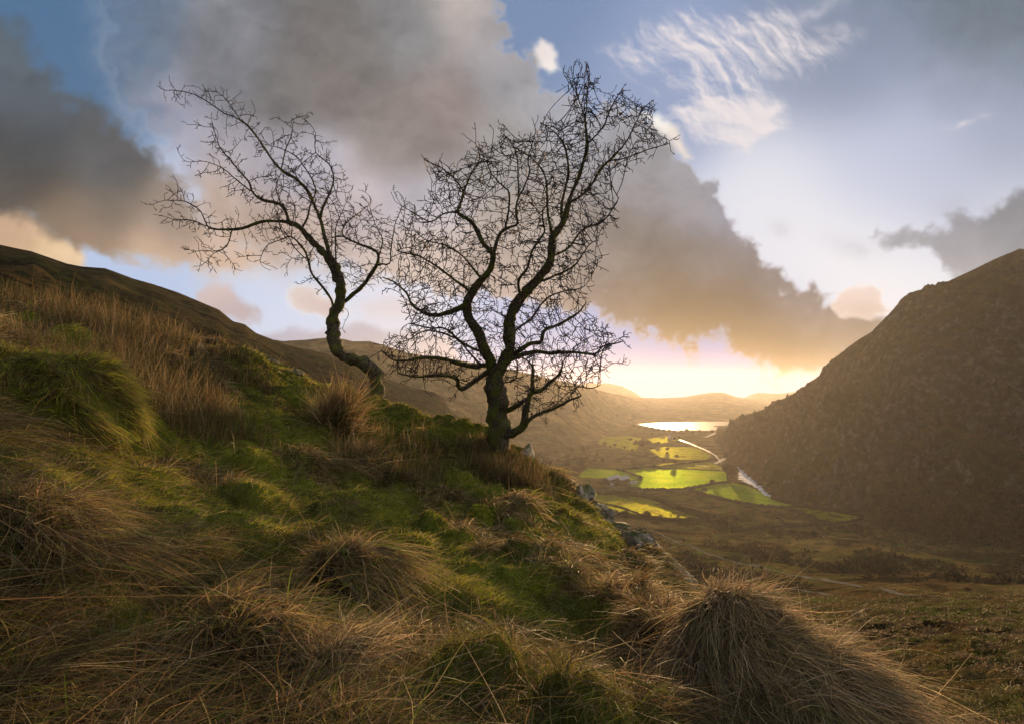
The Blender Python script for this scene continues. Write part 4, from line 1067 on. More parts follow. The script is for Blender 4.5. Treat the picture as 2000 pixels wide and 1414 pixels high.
blade_object('turf', [blades(root, d0, bend, L, np.maximum(.0028, .0012 * y), np.clip(cc, .004, 1), 2, R5)], 'short mossy green turf covering the hillside', 'turf', 'stuff')

# long dead grass in drooping tufts
def tufts(cx, cy, nb, rad, Lr, wind, mix, R, wmin=.0032, up=.8, droop=.62, S=6, zoff=0.0, vignette=1.0):
    k = np.repeat(np.arange(len(cx)), nb); N = len(k)
    an = R.uniform(0, 2 * math.pi, N); rr = np.sqrt(R.random(N)) * rad[k]
    x = cx[k] + np.cos(an) * rr; y = cy[k] + np.sin(an) * rr
    ok = (y > .55) | (np.abs(x) > .7); ok &= (x * x + y * y > .95)
    k, an, rr, x, y = k[ok], an[ok], rr[ok], x[ok], y[ok]; N = len(x)
    nrm, dn = slope_dir(x, y)
    f = rr / rad[k]
    root = np.stack([x, y, hill_z(x, y) - .015 + (1 - f * f) * rad[k] * .45 + zoff], -1)
    out_d = np.stack([np.cos(an), np.sin(an), 0 * an], -1)
    lean = R.normal(0, .5, (len(cx), 3))[k]; lean[:, 2] *= .3
    d0 = nrm * up + out_d * (.25 + .6 * f)[:, None] + R.normal(0, .4, (N, 3)) + lean + dn * .1
    L = Lr[k] * R.uniform(.45, 1.15, N)
    bend = (dn * .2 + np.array([0, 0, -droop]) + out_d * .3 + np.array(wind) + lean * .45 + R.normal(0, .22, (N, 3))) * R.uniform(.5, 1.25, (N, 1))
    c = hcol(R, N, mix); shade = (R.uniform(.6, 1.3, len(cx)) * vignette)[k][:, None]
    return blades(root, d0, bend, L, np.maximum(wmin, .0013 * y) * R.uniform(.7, 1.5, N), np.clip(c * shade, .004, 1), S, R, .45)

DRY = [(4, STRAW), (5, TAN), (4, BROWN), (3, GREYB), (2.4, OLIVE), (1.8, GREEN), (.7, RUST)]
R6 = np.random.default_rng(601)
cx, cy = scatter_px(1000, 1.0, 9.5, -1.3, .55, R6)
II, JJ = np.meshgrid(np.arange(-20, 13), np.arange(1, 17))
lx, ly, lr, lh = lump_field(II.ravel().astype(float), JJ.ravel().astype(float)); k = (lh > .03) & (np.abs(lx) < 1.35 * ly)
rep = 3
jx = np.repeat(lx[k], rep) + R6.normal(0, .09, k.sum() * rep); jy = np.repeat(ly[k], rep) + R6.normal(0, .09, k.sum() * rep)
cx = np.concatenate([cx, jx]); cy = np.concatenate([cy, jy])
gr = greenness(cx, cy)
keep = R6.random(len(cx)) > gr * 1.05
cx, cy = cx[keep], cy[keep]
Lr = .82 * (.13 + .05 * np.minimum(cy, 6) ** .5) * R6.uniform(.8, 1.7, len(cx)) * (1 + .5 * (cy < 3))
A = tufts(cx, cy, 120, R6.uniform(.05, .17, len(cx)) * (1 + .06 * cy), Lr, (.07, -.02, 0), DRY, R6, vignette=.55 + .45 * smooth(1.7, 3.2, cy))  # nearest tufts darkened: vignette shade painted into the blade colour
# coarse blades nearest the camera
bx, by = scatter_px(260, .95, 2.6, -1.3, .35, R6)
B = tufts(bx, by, 60, R6.uniform(.08, .2, len(bx)), R6.uniform(.22, .5, len(bx)), (.03, .03, 0), [(1.5, STRAW), (3, TAN), (6, BROWN), (2, GREYB), (2, OLIVE), (3, (.07, .10, .02))], R6, wmin=.0036, up=.75, droop=.75, S=6)
# single stalks everywhere
sx_, sy_ = scatter_px(26000, 1.1, 11, -1.3, .7, R6); N = len(sx_)
nrm, dn = slope_dir(sx_, sy_)
A2 = blades(np.stack([sx_, sy_, hill_z(sx_, sy_) - .01], -1), nrm * .7 + R6.normal(0, .6, (N, 3)), dn * .2 + R6.normal(0, .3, (N, 3)) + np.array([0, 0, -.4]), R6.uniform(.07, .24, N), np.maximum(.0025, .0011 * sy_),
            hcol(R6, N, [(4, STRAW), (3, TAN), (2, GREYB), (1, OLIVE)]), 4, R6, .4)
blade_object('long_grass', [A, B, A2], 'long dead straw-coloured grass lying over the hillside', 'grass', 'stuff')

# rushes on the left
R7 = np.random.default_rng(701)
def rush_stems(x, y, Lr, mix, R, lean=(.05, 0, 0), spread=.13, wk=.0011):
    N = len(x)
    root = np.stack([x, y, hill_z(x, y) - .02], -1)
    d0 = np.array([0, 0, 1.0]) + np.array(lean) + R.normal(0, spread, (N, 3))
    bend = R.normal(0, .10, (N, 3)) + np.array(lean) * .6
    c = hcol(R, N, mix)
    return blades(root, d0, bend, Lr * R.uniform(.55, 1.1, N), np.maximum(.003, wk * y), np.clip(c, .004, 1), 4, R)
N = 30000
px = R7.uniform(-260, 540, N); dd_ = R7.uniform(3.9, 8.6, N)
x = (px - 1000) / F * dd_; y = dd_
qx, qy = pxy(x, y)
base_lo = 700 + .30 * np.clip(qx, 0, 500)
pk = fbm(x * 1.1, y * 1.1, 850, 4)
k = (qy < base_lo + 70 + 70 * fbm(x * 2, y * 2, 853, 3)) & (pk > -.1 + R7.uniform(-.15, .25, N) + .5 * smooth(430, 540, qx)) & ~((qx < 190 + 60 * fbm(y * 2, x * 2, 855, 2)) & (y < 4.9)) & (R7.random(N) < .8)
x, y, pk = x[k], y[k], pk[k]
RUSHES = [(5, (.13, .09, .042)), (3, (.19, .13, .062)), (2, (.09, .075, .03)), (3, (.28, .2, .10)), (1.6, (.09, .10, .03))]
rb = rush_stems(x, y, (.50 + .16 * pk) * (1 - .3 * smooth(330, 520, 1000 + F * x / y)) * R7.uniform(.7, 1.25, len(x)), RUSHES, R7, spread=.17)
N = 3000; px = R7.uniform(640, 950, N); dd_ = R7.uniform(6.3, 8.9, N); x = (px - 1000) / F * dd_; y = dd_
k = fbm(x * 1.5, y * 1.5, 860, 3) > .2; x, y = x[k], y[k]
rb2 = rush_stems(x, y, .42, RUSHES + [(3, (.07, .075, .02))], R7)
N = 3600; px = R7.normal(990, 42, N); dd_ = R7.uniform(7.6, 9.1, N); x = (px - 1000) / F * dd_; y = dd_
rb3 = rush_stems(x, y, .40, RUSHES + [(3, (.07, .07, .02))], R7, spread=.2)
blade_object('rushes', [rb, rb2, rb3], 'tall brown rushes standing on the upper slope and round the trees', 'rushes', 'stuff')

# ------------------------------------------------------------------ single tussocks
mound_mat = land_mat('dead_thatch', 9, [(.3, (.02, .014, .008)), (.55, (.06, .04, .02)), (.75, (.10, .07, .035))], bump=1.0, bscale=50, bdist=.03)
moss_mat = land_mat('bright_moss', 9, [(.3, (.05, .065, .008)), (.55, (.10, .12, .010)), (.75, (.14, .15, .014))], bump=1.0, bscale=60, bdist=.02)

def tussock(name, px, py, d, rx, ry, h, nb, Lr, mix, seed, label, wind=(.25, 0, 0), sink=.1, mat=None, group=None, skew=(0, 0), up=.35, droop=.55, wmin=.0028, cat='tussock', S=6, mess=.28):
    """px, py, d: centre of the top. A mound of old thatch with blades falling all round it."""
    R = np.random.default_rng(seed)
    top = at(px, py, d)
    c = np.array([top.x, top.y, top.z - h])
    root = empty(name, c); tag(root, label, cat, group)
    a = np.linspace(0, 2 * math.pi, 49)[:-1]; rg = np.linspace(0, 1, 15)
    RG, AA = np.meshgrid(rg, a, indexing='ij')
    def surf(r, a_):
        pr = np.clip(1 - r ** 3.4, 0, 1) ** .62
        X = c[0] + np.cos(a_) * r * rx + skew[0] * (1 - pr); Y = c[1] + np.sin(a_) * r * ry + skew[1] * (1 - pr)
        bumpy = fbm(X * 2.6, Y * 2.6, seed + 3, 4) * .16 * h * pr
        Z = c[2] - sink + (h + sink) * pr + bumpy - .08 * h
        return np.stack([X, Y, Z], -1)
    V = surf(RG * 1.0, AA) - np.array([0, 0, .03])
    i = np.arange(RG.size).reshape(RG.shape); j = np.roll(i, -1, 1)
    Q = np.stack([i[:-1], j[:-1], j[1:], i[1:]], -1).reshape(-1, 4)
    raw_mesh('mound', V, Q, None, mat or mound_mat, root)
    N = nb
    r = np.sqrt(R.random(N)) * .985; an = R.uniform(0, 2 * math.pi, N)
    p0 = surf(r, an); p1 = surf(np.minimum(r + .04, 1), an)
    dn = p1 - p0; dn /= np.linalg.norm(dn, axis=1, keepdims=True) + 1e-9
    rad_ = np.stack([np.cos(an), np.sin(an), 0 * an], -1)
    nr = rad_ * (r[:, None] ** 2) + np.array([0, 0, 1.0]) * np.sqrt(np.clip(1 - r ** 2, 0.02, 1))[:, None]
    lock = np.stack([fbm(p0[:, 0] * 6, p0[:, 1] * 6 + p0[:, 2] * 4, seed + q * 9, 4) for q in range(3)], -1)
    wisp = (R.random(N) < .22)[:, None]
    d0 = nr * (up + .4 * wisp) + dn * (.45 * r)[:, None] + R.normal(0, 1, (N, 3)) * (mess * (1.6 - .7 * r))[:, None] * np.array([1, 1, .6]) + lock * 1.45 + np.array(wind) * .6
    bend = np.array([0, 0, -droop * .75]) + dn * .25 + np.array(wind) + lock * .35 + R.normal(0, .2, (N, 3))
    bend *= R.uniform(.4, 1.3, (N, 1))
    L = Lr * R.uniform(.3, 1.15, N) * (.6 + .4 * r)
    cc = np.clip(hcol(R, N, mix) * (1 + .25 * lock[:, :1]), .004, 1)
    b = blades(p0 - nr * .02, d0, bend, L, np.maximum(wmin, .0012 * d) * R.uniform(.5, 1.7, N), cc, S, R, .4 if S > 4 else .1)
    ob = blade_object('blades', [b], parent=root); tag(ob, kind='stuff')
    return root

DEAD = [(4, (.55, .42, .265)), (4, (.38, .28, .165)), (2, (.22, .2, .08)), (4, GREYB), (3, BROWN), (2, STRAW), (.6, OLIVE)]
GOLD = [(4, STRAW), (4, TAN), (2, RUST), (2, BROWN), (1, OLIVE)]
GT = 'big grass tussocks on the slope'
tussock('grass_tussock', 1425, 1170, 2.66, .44, .5, .80, 24000, .34, DEAD, 1001, 'huge shaggy tussock of dead grass filling the bottom right foreground', wind=(.10, -.08, 0), skew=(.10, -.12), sink=.35, group=GT, wmin=.0028, up=.22, droop=.5, mess=.4)
tussock('grass_tussock', 1560, 1212, 2.55, .44, .48, .80, 24000, .34, DEAD, 1003, 'drooping right shoulder of dead grass leaning on the huge shaggy tussock', wind=(.16, -.12, 0), skew=(.1, -.1), sink=.35, group=GT, wmin=.0028, up=.2, droop=.55, mess=.4)
tussock('grass_tussock', 1215, 1135, 3.9, .34, .3, .42, 5200, .34, GOLD, 1005, 'pale gold tussock with curled tips left of the huge shaggy tussock', wind=(.2, 0, 0), group=GT, sink=.2)
tussock('grass_tussock', 1085, 1140, 4.1, .30, .28, .26, 3800, .32, GOLD, 1007, 'low brown tussock swept over to the right beside the pale gold tussock', wind=(.35, -.05, 0), group=GT)
tussock('grass_tussock', 1300, 1182, 3.2, .34, .3, .4, 6500, .28, GOLD, 1009, 'rounded straw tussock bridging the gap before the huge shaggy tussock', wind=(.2, 0, 0), group=GT, sink=.25)
tussock('grass_tussock', 850, 1015, 5.6, .26, .28, .32, 3600, .34, GOLD, 1011, 'pale tussock drooping to the right below the rushes in the middle of the slope', wind=(.4, -.1, 0), group=GT)
tussock('grass_tussock', 1000, 960, 6.6, .18, .2, .32, 2400, .36, GOLD, 1013, 'hanging tuft of straw right of the bright green mossy hummock', wind=(.35, -.1, -.1), group=GT)
tussock('grass_tussock', 690, 1050, 3.3, .30, .3, .26, 4200, .36, DRY, 1015, 'wide straw tussock in the middle of the foreground slope', wind=(.3, -.1, 0), group=GT)
tussock('grass_tussock', 480, 1160, 2.35, .30, .28, .26, 4200, .36, DRY, 1017, 'golden tussock curling over the dark hollow in the left foreground', wind=(.32, -.05, 0), group=GT, wmin=.0034)
tussock('grass_tussock', 640, 1240, 2.25, .2, .2, .2, 2600, .34, DEAD, 1019, 'grey matted tussock at the bottom just right of the golden curling tussock', wind=(.1, 0, 0), group=GT, wmin=.0034)
tussock('grass_tussock', 60, 960, 2.3, .30, .3, .3, 4200, .40, DRY, 1021, 'brown tussock with long leaning blades at the left edge of the picture', wind=(.4, 0, .05), group=GT, wmin=.0034)
tussock('grass_tussock', 1060, 1045, 6.0, .26, .26, .3, 2600, .30, [(3, OLIVE), (3, MOSS), (3, TAN), (2, BROWN)], 1023, 'brown and green tussock on the steep bank below the thick hawthorn', wind=(.25, -.1, 0), group=GT)
tussock('grass_tussock', 1110, 1000, 7.0, .26, .26, .36, 2600, .3, [(3, OLIVE), (4, MOSS), (3, TAN), (1, BROWN)], 1025, 'green shaggy bank of grass hanging above the grey lichened slabs', wind=(.3, -.1, -.1), group=GT)
# upright orange tuft left of the crooked tree
tussock('rush_tuft', 652, 812, 7.9, .26, .2, .25, 2600, .72, [(5, STRAW), (1.5, RUST), (5, TAN), (3, BROWN), (2, OLIVE)], 1031, 'orange-brown rush tuft standing left of the crooked hawthorn', wind=(.04, 0, .3), up=1.9, droop=.1, cat='rush', mess=.3, S=4)
tussock('rush_tuft', 690, 900, 7.0, .2, .2, .25, 1900, .7, [(3, STRAW), (3, TAN), (4, BROWN), (2, GREYB)], 1033, 'dull brown rush tuft falling forward below the orange rush tuft', wind=(.15, -.15, -.1), up=1.0, droop=.2, cat='rush', mess=.24, S=5)
# moss
MM = [(6, MOSS), (4, GREEN), (1, OLIVE)]
tussock('mossy_hummock', 938, 985, 5.9, .19, .2, .26, 9000, .05, MM, 1041, 'bright green mossy hummock in the middle of the bank', wind=(0, 0, 0), mat=moss_mat, up=1.0, droop=.3, cat='hummock', S=2, wmin=.005)
tussock('mossy_hummock', 1196, 1062, 6.6, .13, .14, .14, 4000, .05, MM, 1043, 'small round mossy hummock beside the upper lichened slab', wind=(0, 0, 0), mat=moss_mat, up=1.0, droop=.3, cat='hummock', S=2, wmin=.006)
tussock('mossy_hummock', 60, 680, 3.9, .75, .6, .36, 42000, .17, [(4, OLIVE), (3, GREEN), (3, MOSS), (3, TAN), (2, BROWN)], 1045, 'large grassy hump with moss at the left edge below the rushes', wind=(.1, 0, 0), mat=soil, up=.6, droop=.5, cat='hummock', S=4, wmin=.004, sink=.3)
tussock('mossy_hummock', 1262, 1110, 6.7, .15, .16, .16, 4000, .07, MM, 1047, 'mossy cushion hanging in front of the lower cracked slab', wind=(.1, 0, 0), mat=moss_mat, up=.9, droop=.5, cat='hummock', S=3, wmin=.006)

# ------------------------------------------------------------------ heath on the slope beyond
R8 = np.random.default_rng(801)
N = 170000
u = R8.uniform(.12, 1.35, N); d = np.exp(R8.uniform(math.log(6), math.log(150), N)); x = u * d; y = d
z = valley_z(x, y) + moor_bumps(x, y)
k = ~((x < 8) & (hill_z(x, y, False) > z + .1)) & (R8.random(N) < .35 + .65 * smooth(-.2, .3, fbm(x / 1.9, y / 1.9, 700, 3))); x, y, z = x[k], y[k], z[k]; N = len(x)
pat = fbm(x / 7, y / 7, 871, 4)[:, None]
c1 = hcol(R8, N, [(4, (.075, .055, .026)), (2, (.14, .10, .05)), (3, (.045, .034, .017)), (2, (.06, .055, .018))]); c2 = hcol(R8, N, [(3, (.07, .075, .018)), (2, (.06, .085, .016)), (2, (.09, .07, .028))])
cc = np.where(pat > .05, c2, c1)
b = blades(np.stack([x, y, z - .03], -1), np.array([.1, 0, 1.0]) + R8.normal(0, .4, (N, 3)), np.array([.3, -.1, -.35]) + R8.normal(0, .15, (N, 3)), R8.uniform(.18, .5, N) * (1 + .006 * y), np.maximum(.006, .0013 * y), np.clip(cc, .004, 1), 3, R8)
M = 2600
u = R8.uniform(.2, 1.3, M); d = np.exp(R8.uniform(math.log(9), math.log(75), M)); cx = u * d; cy = d; cz = valley_z(cx, cy) + moor_bumps(cx, cy)
k = ~((cx < 8) & (hill_z(cx, cy, False) > cz + .1)) & (fbm(cx / 5, cy / 5, 875, 3) > -.25); cx, cy, cz = cx[k], cy[k], cz[k]; M = len(cx)
q = np.repeat(np.arange(M), 70); N = len(q); an = R8.uniform(0, 6.28, N); rr = np.sqrt(R8.random(N)); rd = R8.uniform(.12, .4, M)[q]
o_ = np.stack([np.cos(an), np.sin(an), 0 * an], -1)
root = np.stack([cx[q] + o_[:, 0] * rr * rd, cy[q] + o_[:, 1] * rr * rd, cz[q] - .05 + (1 - rr ** 2) * rd * .7], -1)
kind_ = fbm(cx / 6, cy / 6, 877, 3) + R8.normal(0, .25, M) > .1
cB = hcol(R8, N, [(4, (.16, .115, .06)), (3, (.24, .18, .10)), (3, (.08, .055, .03))]); cG = hcol(R8, N, [(4, (.11, .115, .025)), (3, (.15, .13, .05)), (2, (.08, .105, .02))])
cc2 = np.where(kind_[q][:, None], cG, cB) * R8.uniform(.6, 1.2, M)[q][:, None]
b2 = blades(root, np.array([.12, 0, .8]) + o_ * (.2 + .6 * rr)[:, None] + R8.normal(0, .3, (N, 3)), np.array([.2, -.05, -.6]) + o_ * .3 + R8.normal(0, .15, (N, 3)), R8.uniform(.2, .55, N) * (1 + .008 * cy[q]), np.maximum(.006, .0013 * cy[q]), np.clip(cc2, .004, 1), 3, R8)
blade_object('heath', [b, b2], 'rough brown heath grass on the slope below the foreground', 'heath', 'stuff')
# ------------------------------------------------------------------ walls and hedges
wall_mat = land_mat('dry_stone', 1.5, [(.35, (.012, .010, .008)), (.5, (.03, .026, .02)), (.66, (.07, .062, .05))], bump=1.0, bscale=3, bdist=.2)
hedge_mat = land_mat('hedge', 1.2, [(.3, (.010, .009, .005)), (.55, (.022, .019, .009)), (.75, (.04, .033, .015))], bump=1.0, bscale=3, bdist=.3)

def wall(name, pts, h, w, label, cat, mat, seed, group=None):
    R = np.random.default_rng(seed)
    C = px_poly(pts); P = []
    for a, b in zip(C[:-1], C[1:]):
        m = max(2, int((b - a).length / 2.2))
        for j in range(m): P.append(a.lerp(b, j / m))
    P.append(C[-1]); V = []
    for i, q in enumerate(P):
        tn = P[min(i + 1, len(P) - 1)] - P[max(i - 1, 0)]; tn.z = 0; tn.normalize(); sd = Vector((-tn.y, tn.x, 0))
        hh = h * 1.35 * R.uniform(.7, 1.25); ww = w * 1.7 * R.uniform(.8, 1.2); off = sd * R.uniform(-.25, .25) * w
        gz = ground_z(q.x, q.y)
        for s, zf in ((-.5, -.6), (-.42, .6), (-.2, 1), (.2, 1), (.42, .6), (.5, -.6)):
            e = q + sd * (s * ww) + off; V.append((e.x, e.y, gz + (zf * hh if zf > 0 else zf)))
    m = len(P)
    ends = []
    o = raw_mesh(name, V, np.concatenate([grid_quads(m, 6), np.array([[0, 1, 2, 3], [0, 3, 4, 5], [(m - 1) * 6 + k for k in (3, 2, 1, 0)], [(m - 1) * 6 + k for k in (5, 4, 3, 0)]])]), mat=mat, smooth_=False)
    return tag(o, label, cat, group)

wall('stone_wall', [(1205, 917), (1218, 921), (1232, 926), (1246, 931), (1254, 934), (1250, 938)], 2.0, 1.6, 'curving stone wall between the small field and the large field', 'wall', wall_mat, 1)
wall('stone_wall', [(1423, 942), (1395, 945), (1365, 951), (1335, 956), (1318, 957.5), (1290, 957), (1262, 958), (1240, 955), (1222, 951)], 2.0, 1.7, 'stone wall along the near side of the large bright field', 'wall', wall_mat, 2)
wall('hedge', [(1168, 966), (1195, 966), (1218, 966), (1240, 968), (1262, 972), (1285, 978), (1305, 986), (1330, 996), (1360, 1006), (1395, 1016)], 3.0, 4.5, 'dark hedge running down below the farm through the rough pasture', 'hedge', hedge_mat, 3)
wall('stone_wall', [(1345, 958), (1372, 965), (1400, 973.5), (1428, 980), (1455, 985.5), (1495, 991), (1532, 994), (1558, 1002), (1590, 1016), (1622, 1025)], 2.2, 2.6, 'long wall along the near edge of the field beside the river', 'wall', wall_mat, 4)
wall('hedge', [(1205, 1005), (1235, 1010), (1270, 1014), (1300, 1017), (1340, 1018), (1385, 1017), (1420, 1017)], 2.2, 3.0, 'dark hedge at the lower edge of the olive green boulder field', 'hedge', hedge_mat, 5)
wall('stone_wall', [(1215, 918), (1262, 914.5), (1300, 911), (1340, 906), (1380, 901), (1400, 899)], 2.0, 2.4, 'stone wall on the far side of the large bright field', 'wall', wall_mat, 6)
wall('stone_wall', [(1530, 992), (1560, 991.5), (1592, 992), (1625, 998), (1660, 1005), (1692, 1011)], 2.0, 1.8, 'stone wall between the triangular field and the mountain', 'wall', wall_mat, 7)
wall('stone_wall', [(1694, 1012), (1660, 1020), (1625, 1026), (1580, 1028), (1530, 1030), (1470, 1034), (1430, 1040)], 1.6, 1.6, 'low wall under the triangular field crossing the brown moor', 'wall', wall_mat, 8)
wall('stone_wall', [(1150, 976), (1172, 985), (1195, 987), (1215, 992), (1238, 1001), (1250, 1006)], 1.2, 1.2, 'broken low wall across the olive green boulder field', 'wall', wall_mat, 9)
wall('hedge', [(1508, 974), (1540, 984), (1580, 992), (1640, 1001), (1700, 1012), (1740, 1020)], 2.5, 4, 'dark scrubby hedge following the foot of the mountain', 'hedge', hedge_mat, 10)

# ------------------------------------------------------------------ farm
render_m = land_mat('barn_wall', .5, [(.3, (.07, .06, .05)), (.7, (.14, .125, .105))], bump=.3, bscale=3)
roof_m, n, l, o = new_mat('sheet_roof')
bs = n.new('ShaderNodeBsdfPrincipled'); bs.inputs['Roughness'].default_value = .38; bs.inputs['Metallic'].default_value = .35
g = n.new('ShaderNodeNewGeometry'); l.new(ramp_node(n, l, noise_node(n, l, g.outputs['Position'], .6, 4).outputs[0], [(.3, (.20, .20, .21)), (.7, (.34, .34, .35))]).outputs[0], bs.inputs['Base Color']); l.new(bs.outputs[0], o.inputs[0])
dark_m, n, l, o = new_mat('dark_opening'); bs = n.new('ShaderNodeBsdfPrincipled'); bs.inputs['Base Color'].default_value = (.02, .018, .015, 1); l.new(bs.outputs[0], o.inputs[0])
white_m, n, l, o = new_mat('white_render'); bs = n.new('ShaderNodeBsdfPrincipled'); bs.inputs['Base Color'].default_value = (.55, .53, .5, 1); l.new(bs.outputs[0], o.inputs[0])

def box_arrays(x0, x1, y0, y1, z0, z1):
    v = [(x, y, z) for z in (z0, z1) for y in (y0, y1) for x in (x0, x1)]
    return v, [(0, 2, 3, 1), (4, 5, 7, 6), (0, 1, 5, 4), (2, 6, 7, 3), (0, 4, 6, 2), (1, 3, 7, 5)]

def building(name, px, py, w, L, h, rh, rot, wm, rm, label, cat, windows=0, chimney=False, group=None):
    p = on_valley(px, py); root = empty(name, p); root.rotation_euler = (0, 0, rot); tag(root, label, cat, group)
    def part(nm, v, q, m, par=root):
        me = bpy.data.meshes.new(nm); me.from_pydata(v, [], q); me.materials.append(m); o_ = bpy.data.objects.new(nm, me); col.objects.link(o_); o_.parent = par; return o_
    a, b = w / 2, L / 2
    V = [(-a, -b, -1), (a, -b, -1), (a, b, -1), (-a, b, -1), (-a, -b, h), (a, -b, h), (a, b, h), (-a, b, h), (0, -b, h + rh), (0, b, h + rh)]
    part('wall', V, [(0, 1, 5, 8, 4), (2, 3, 7, 9, 6), (1, 2, 6, 5), (3, 0, 4, 7), (3, 2, 1, 0)], wm)
    e, t, lift = .5, .25, .06
    k = rh / a
    V = []
    for y in (-b - e, b + e):
        V += [(-a - e, y, h - e * k + lift), (0, y, h + rh + lift), (a + e, y, h - e * k + lift), (-a - e, y, h - e * k + lift + t), (0, y, h + rh + lift + t), (a + e, y, h - e * k + lift + t)]
    rf = part('roof', V, [(0, 1, 7, 6), (1, 2, 8, 7), (3, 9, 10, 4), (4, 10, 11, 5), (0, 6, 9, 3), (2, 5, 11, 8), (0, 3, 4, 1), (1, 4, 5, 2), (6, 7, 10, 9), (7, 8, 11, 10)], rm)
    part('door', *box_arrays(-1.4 if L > 10 else -.5, 1.4 if L > 10 else .5, -b - .06, -b + .1, -.2, min(h * .85, 3.2 if L > 10 else 2.0)), dark_m)
    for i in range(windows):
        yy = -b + (i + .5) * L / windows
        part('window', *box_arrays(a - .1, a + .05, yy - .5, yy + .5, h * .4, h * .75), dark_m)
    if chimney: part('chimney', *box_arrays(-.4, .4, b - 1.2, b - .4, h + rh - .5, h + rh + 1.1), wm, rf)
    return root
FB = 'farm buildings by the bright fields'
building('barn', 1190, 941, 9, 16, 3.6, 2.6, -.75, render_m, roof_m, 'left barn of the farm with a grey ridged roof', 'barn', group=FB)
building('barn', 1200, 938, 9, 17, 3.8, 2.8, -.75, render_m, roof_m, 'middle barn of the farm set behind the other two', 'barn', group=FB)
building('barn', 1215, 941, 10, 22, 4.0, 3.0, -.75, render_m, roof_m, 'longest barn of the farm, on the right with a wide sloping roof', 'barn', group=FB)
building('shed', 1236, 945, 5, 11, 2.4, 1.2, -.95, white_m, roof_m, 'small white shed at the right end of the farmyard', 'shed', group=FB)
building('shed', 1196, 948.5, 3.5, 5, 2.2, .9, .3, white_m, roof_m, 'tiny pale outbuilding in front of the left barn', 'shed', group=FB)
building('farmhouse', 1106, 943, 8, 13, 5, 2.8, .9, white_m, roof_m, 'pale farmhouse half hidden at the edge of the slope left of the barns', 'house', windows=4, chimney=True)
building('cottage', 1309, 856.5, 8, 12, 5, 2.8, .2, white_m, roof_m, 'lone white cottage near the start of the straight river', 'house', windows=3, chimney=True)

# ------------------------------------------------------------------ valley trees
scrub_mat, n, l, o = new_mat('winter_crown')
a_ = n.new('ShaderNodeAttribute'); a_.attribute_name = 'tint'
bs = n.new('ShaderNodeBsdfPrincipled'); l.new(a_.outputs['Color'], bs.inputs['Base Color']); bs.inputs['Roughness'].default_value = .9; bs.inputs['Specular IOR Level'].default_value = .1
l.new(bs.outputs[0], o.inputs[0])

def crown_arrays(R, n_, rx, rz, cz, size, colr, nclump=9, flat=.0):
    """crown of many small twig sprays gathered in uneven clumps"""
    cc = R.normal(0, 1, (nclump, 3)); cc /= np.linalg.norm(cc, axis=1, keepdims=True); cc *= R.uniform(.25, .85, (nclump, 1)); cc[:, 2] = cc[:, 2] * .9
    k = R.integers(0, nclump, n_)
    p = cc[k] + R.normal(0, .24, (n_, 3))
    p[:, 2] = np.maximum(p[:, 2], -.75)
    p = p * np.array([rx, rx, rz]) + np.array([0, 0, cz])
    d = p - np.array([0, 0, cz * .4]); d /= np.linalg.norm(d, axis=1, keepdims=True); d = d + R.normal(0, .5, (n_, 3)); d /= np.linalg.norm(d, axis=1, keepdims=True)
    s = np.cross(d, R.normal(0, 1, (n_, 3))); s /= np.linalg.norm(s, axis=1, keepdims=True)
    L = size * R.uniform(.5, 1.4, (n_, 1)); w = L * R.uniform(.1, .3, (n_, 1))
    V = np.stack([p - s * w * .3, p + s * w * .3, p + d * L + s * w, p + d * L * 1.1 - s * w], 1)
    c = np.array(colr)[None] * R.uniform(.6, 1.4, (n_, 1)) * (1 + .3 * R.normal(0, 1, (nclump, 1))[k])
    return V.reshape(-1, 3), np.clip(np.repeat(c, 4, 0), .003, 1)

def stick_arrays(R, segs):
    V = []; Q = []
    for a, b, r0, r1 in segs:
        a = np.array(a); b = np.array(b); T = b - a; T = T / np.linalg.norm(T); s1 = np.cross(T, [.3, .9, .2]); s1 /= np.linalg.norm(s1); s2 = np.cross(T, s1); o_ = len(V)
        for c, r in ((a, r0), (b, r1)):
            for k in range(5): V.append(c + (s1 * math.cos(k * 1.2566) + s2 * math.sin(k * 1.2566)) * r)
        for k in range(5): Q.append((o_ + k, o_ + (k + 1) % 5, o_ + 5 + (k + 1) % 5, o_ + 5 + k))
    return np.array(V), np.array(Q)

def far_tree_proto(seed, h, spread, n_, colr, size, name='valley_tree'):
    R = np.random.default_rng(seed)
    root = empty(name, (0, 0, -500))
    segs = [((0, 0, -.4), (R.normal(0, .1), R.normal(0, .1), h * .4), h * .035, h * .022)]
    top = np.array(segs[0][1])
    for k in range(7):
        an = R.uniform(0, 6.28); e = top + np.array([math.cos(an) * spread * .55, math.sin(an) * spread * .55, h * R.uniform(.2, .45)])
        st = top * R.uniform(.7, 1); segs.append((st, e, h * .015, h * .006))
        for q in range(3):
            f = e + R.normal(0, 1, 3) * np.array([spread * .35, spread * .35, h * .13]) + np.array([0, 0, h * .08]); segs.append((e * .6 + st * .4, f, h * .008, h * .003))
    V, Q = stick_arrays(R, segs)
    raw_mesh('trunk', V + np.array([0, 0, 0]), Q, None, twig_mat, root, loc=(0, 0, -500)) if False else None
    me = raw_mesh('trunk', V, Q, None, twig_mat); me.parent = root
    CV, CC = crown_arrays(R, n_, spread, h * .36, h * .66, size, colr)
    cr = raw_mesh('crown', CV, np.arange(len(CV)).reshape(-1, 4), None, scrub_mat, None, False, CC); cr.parent = root
    return root

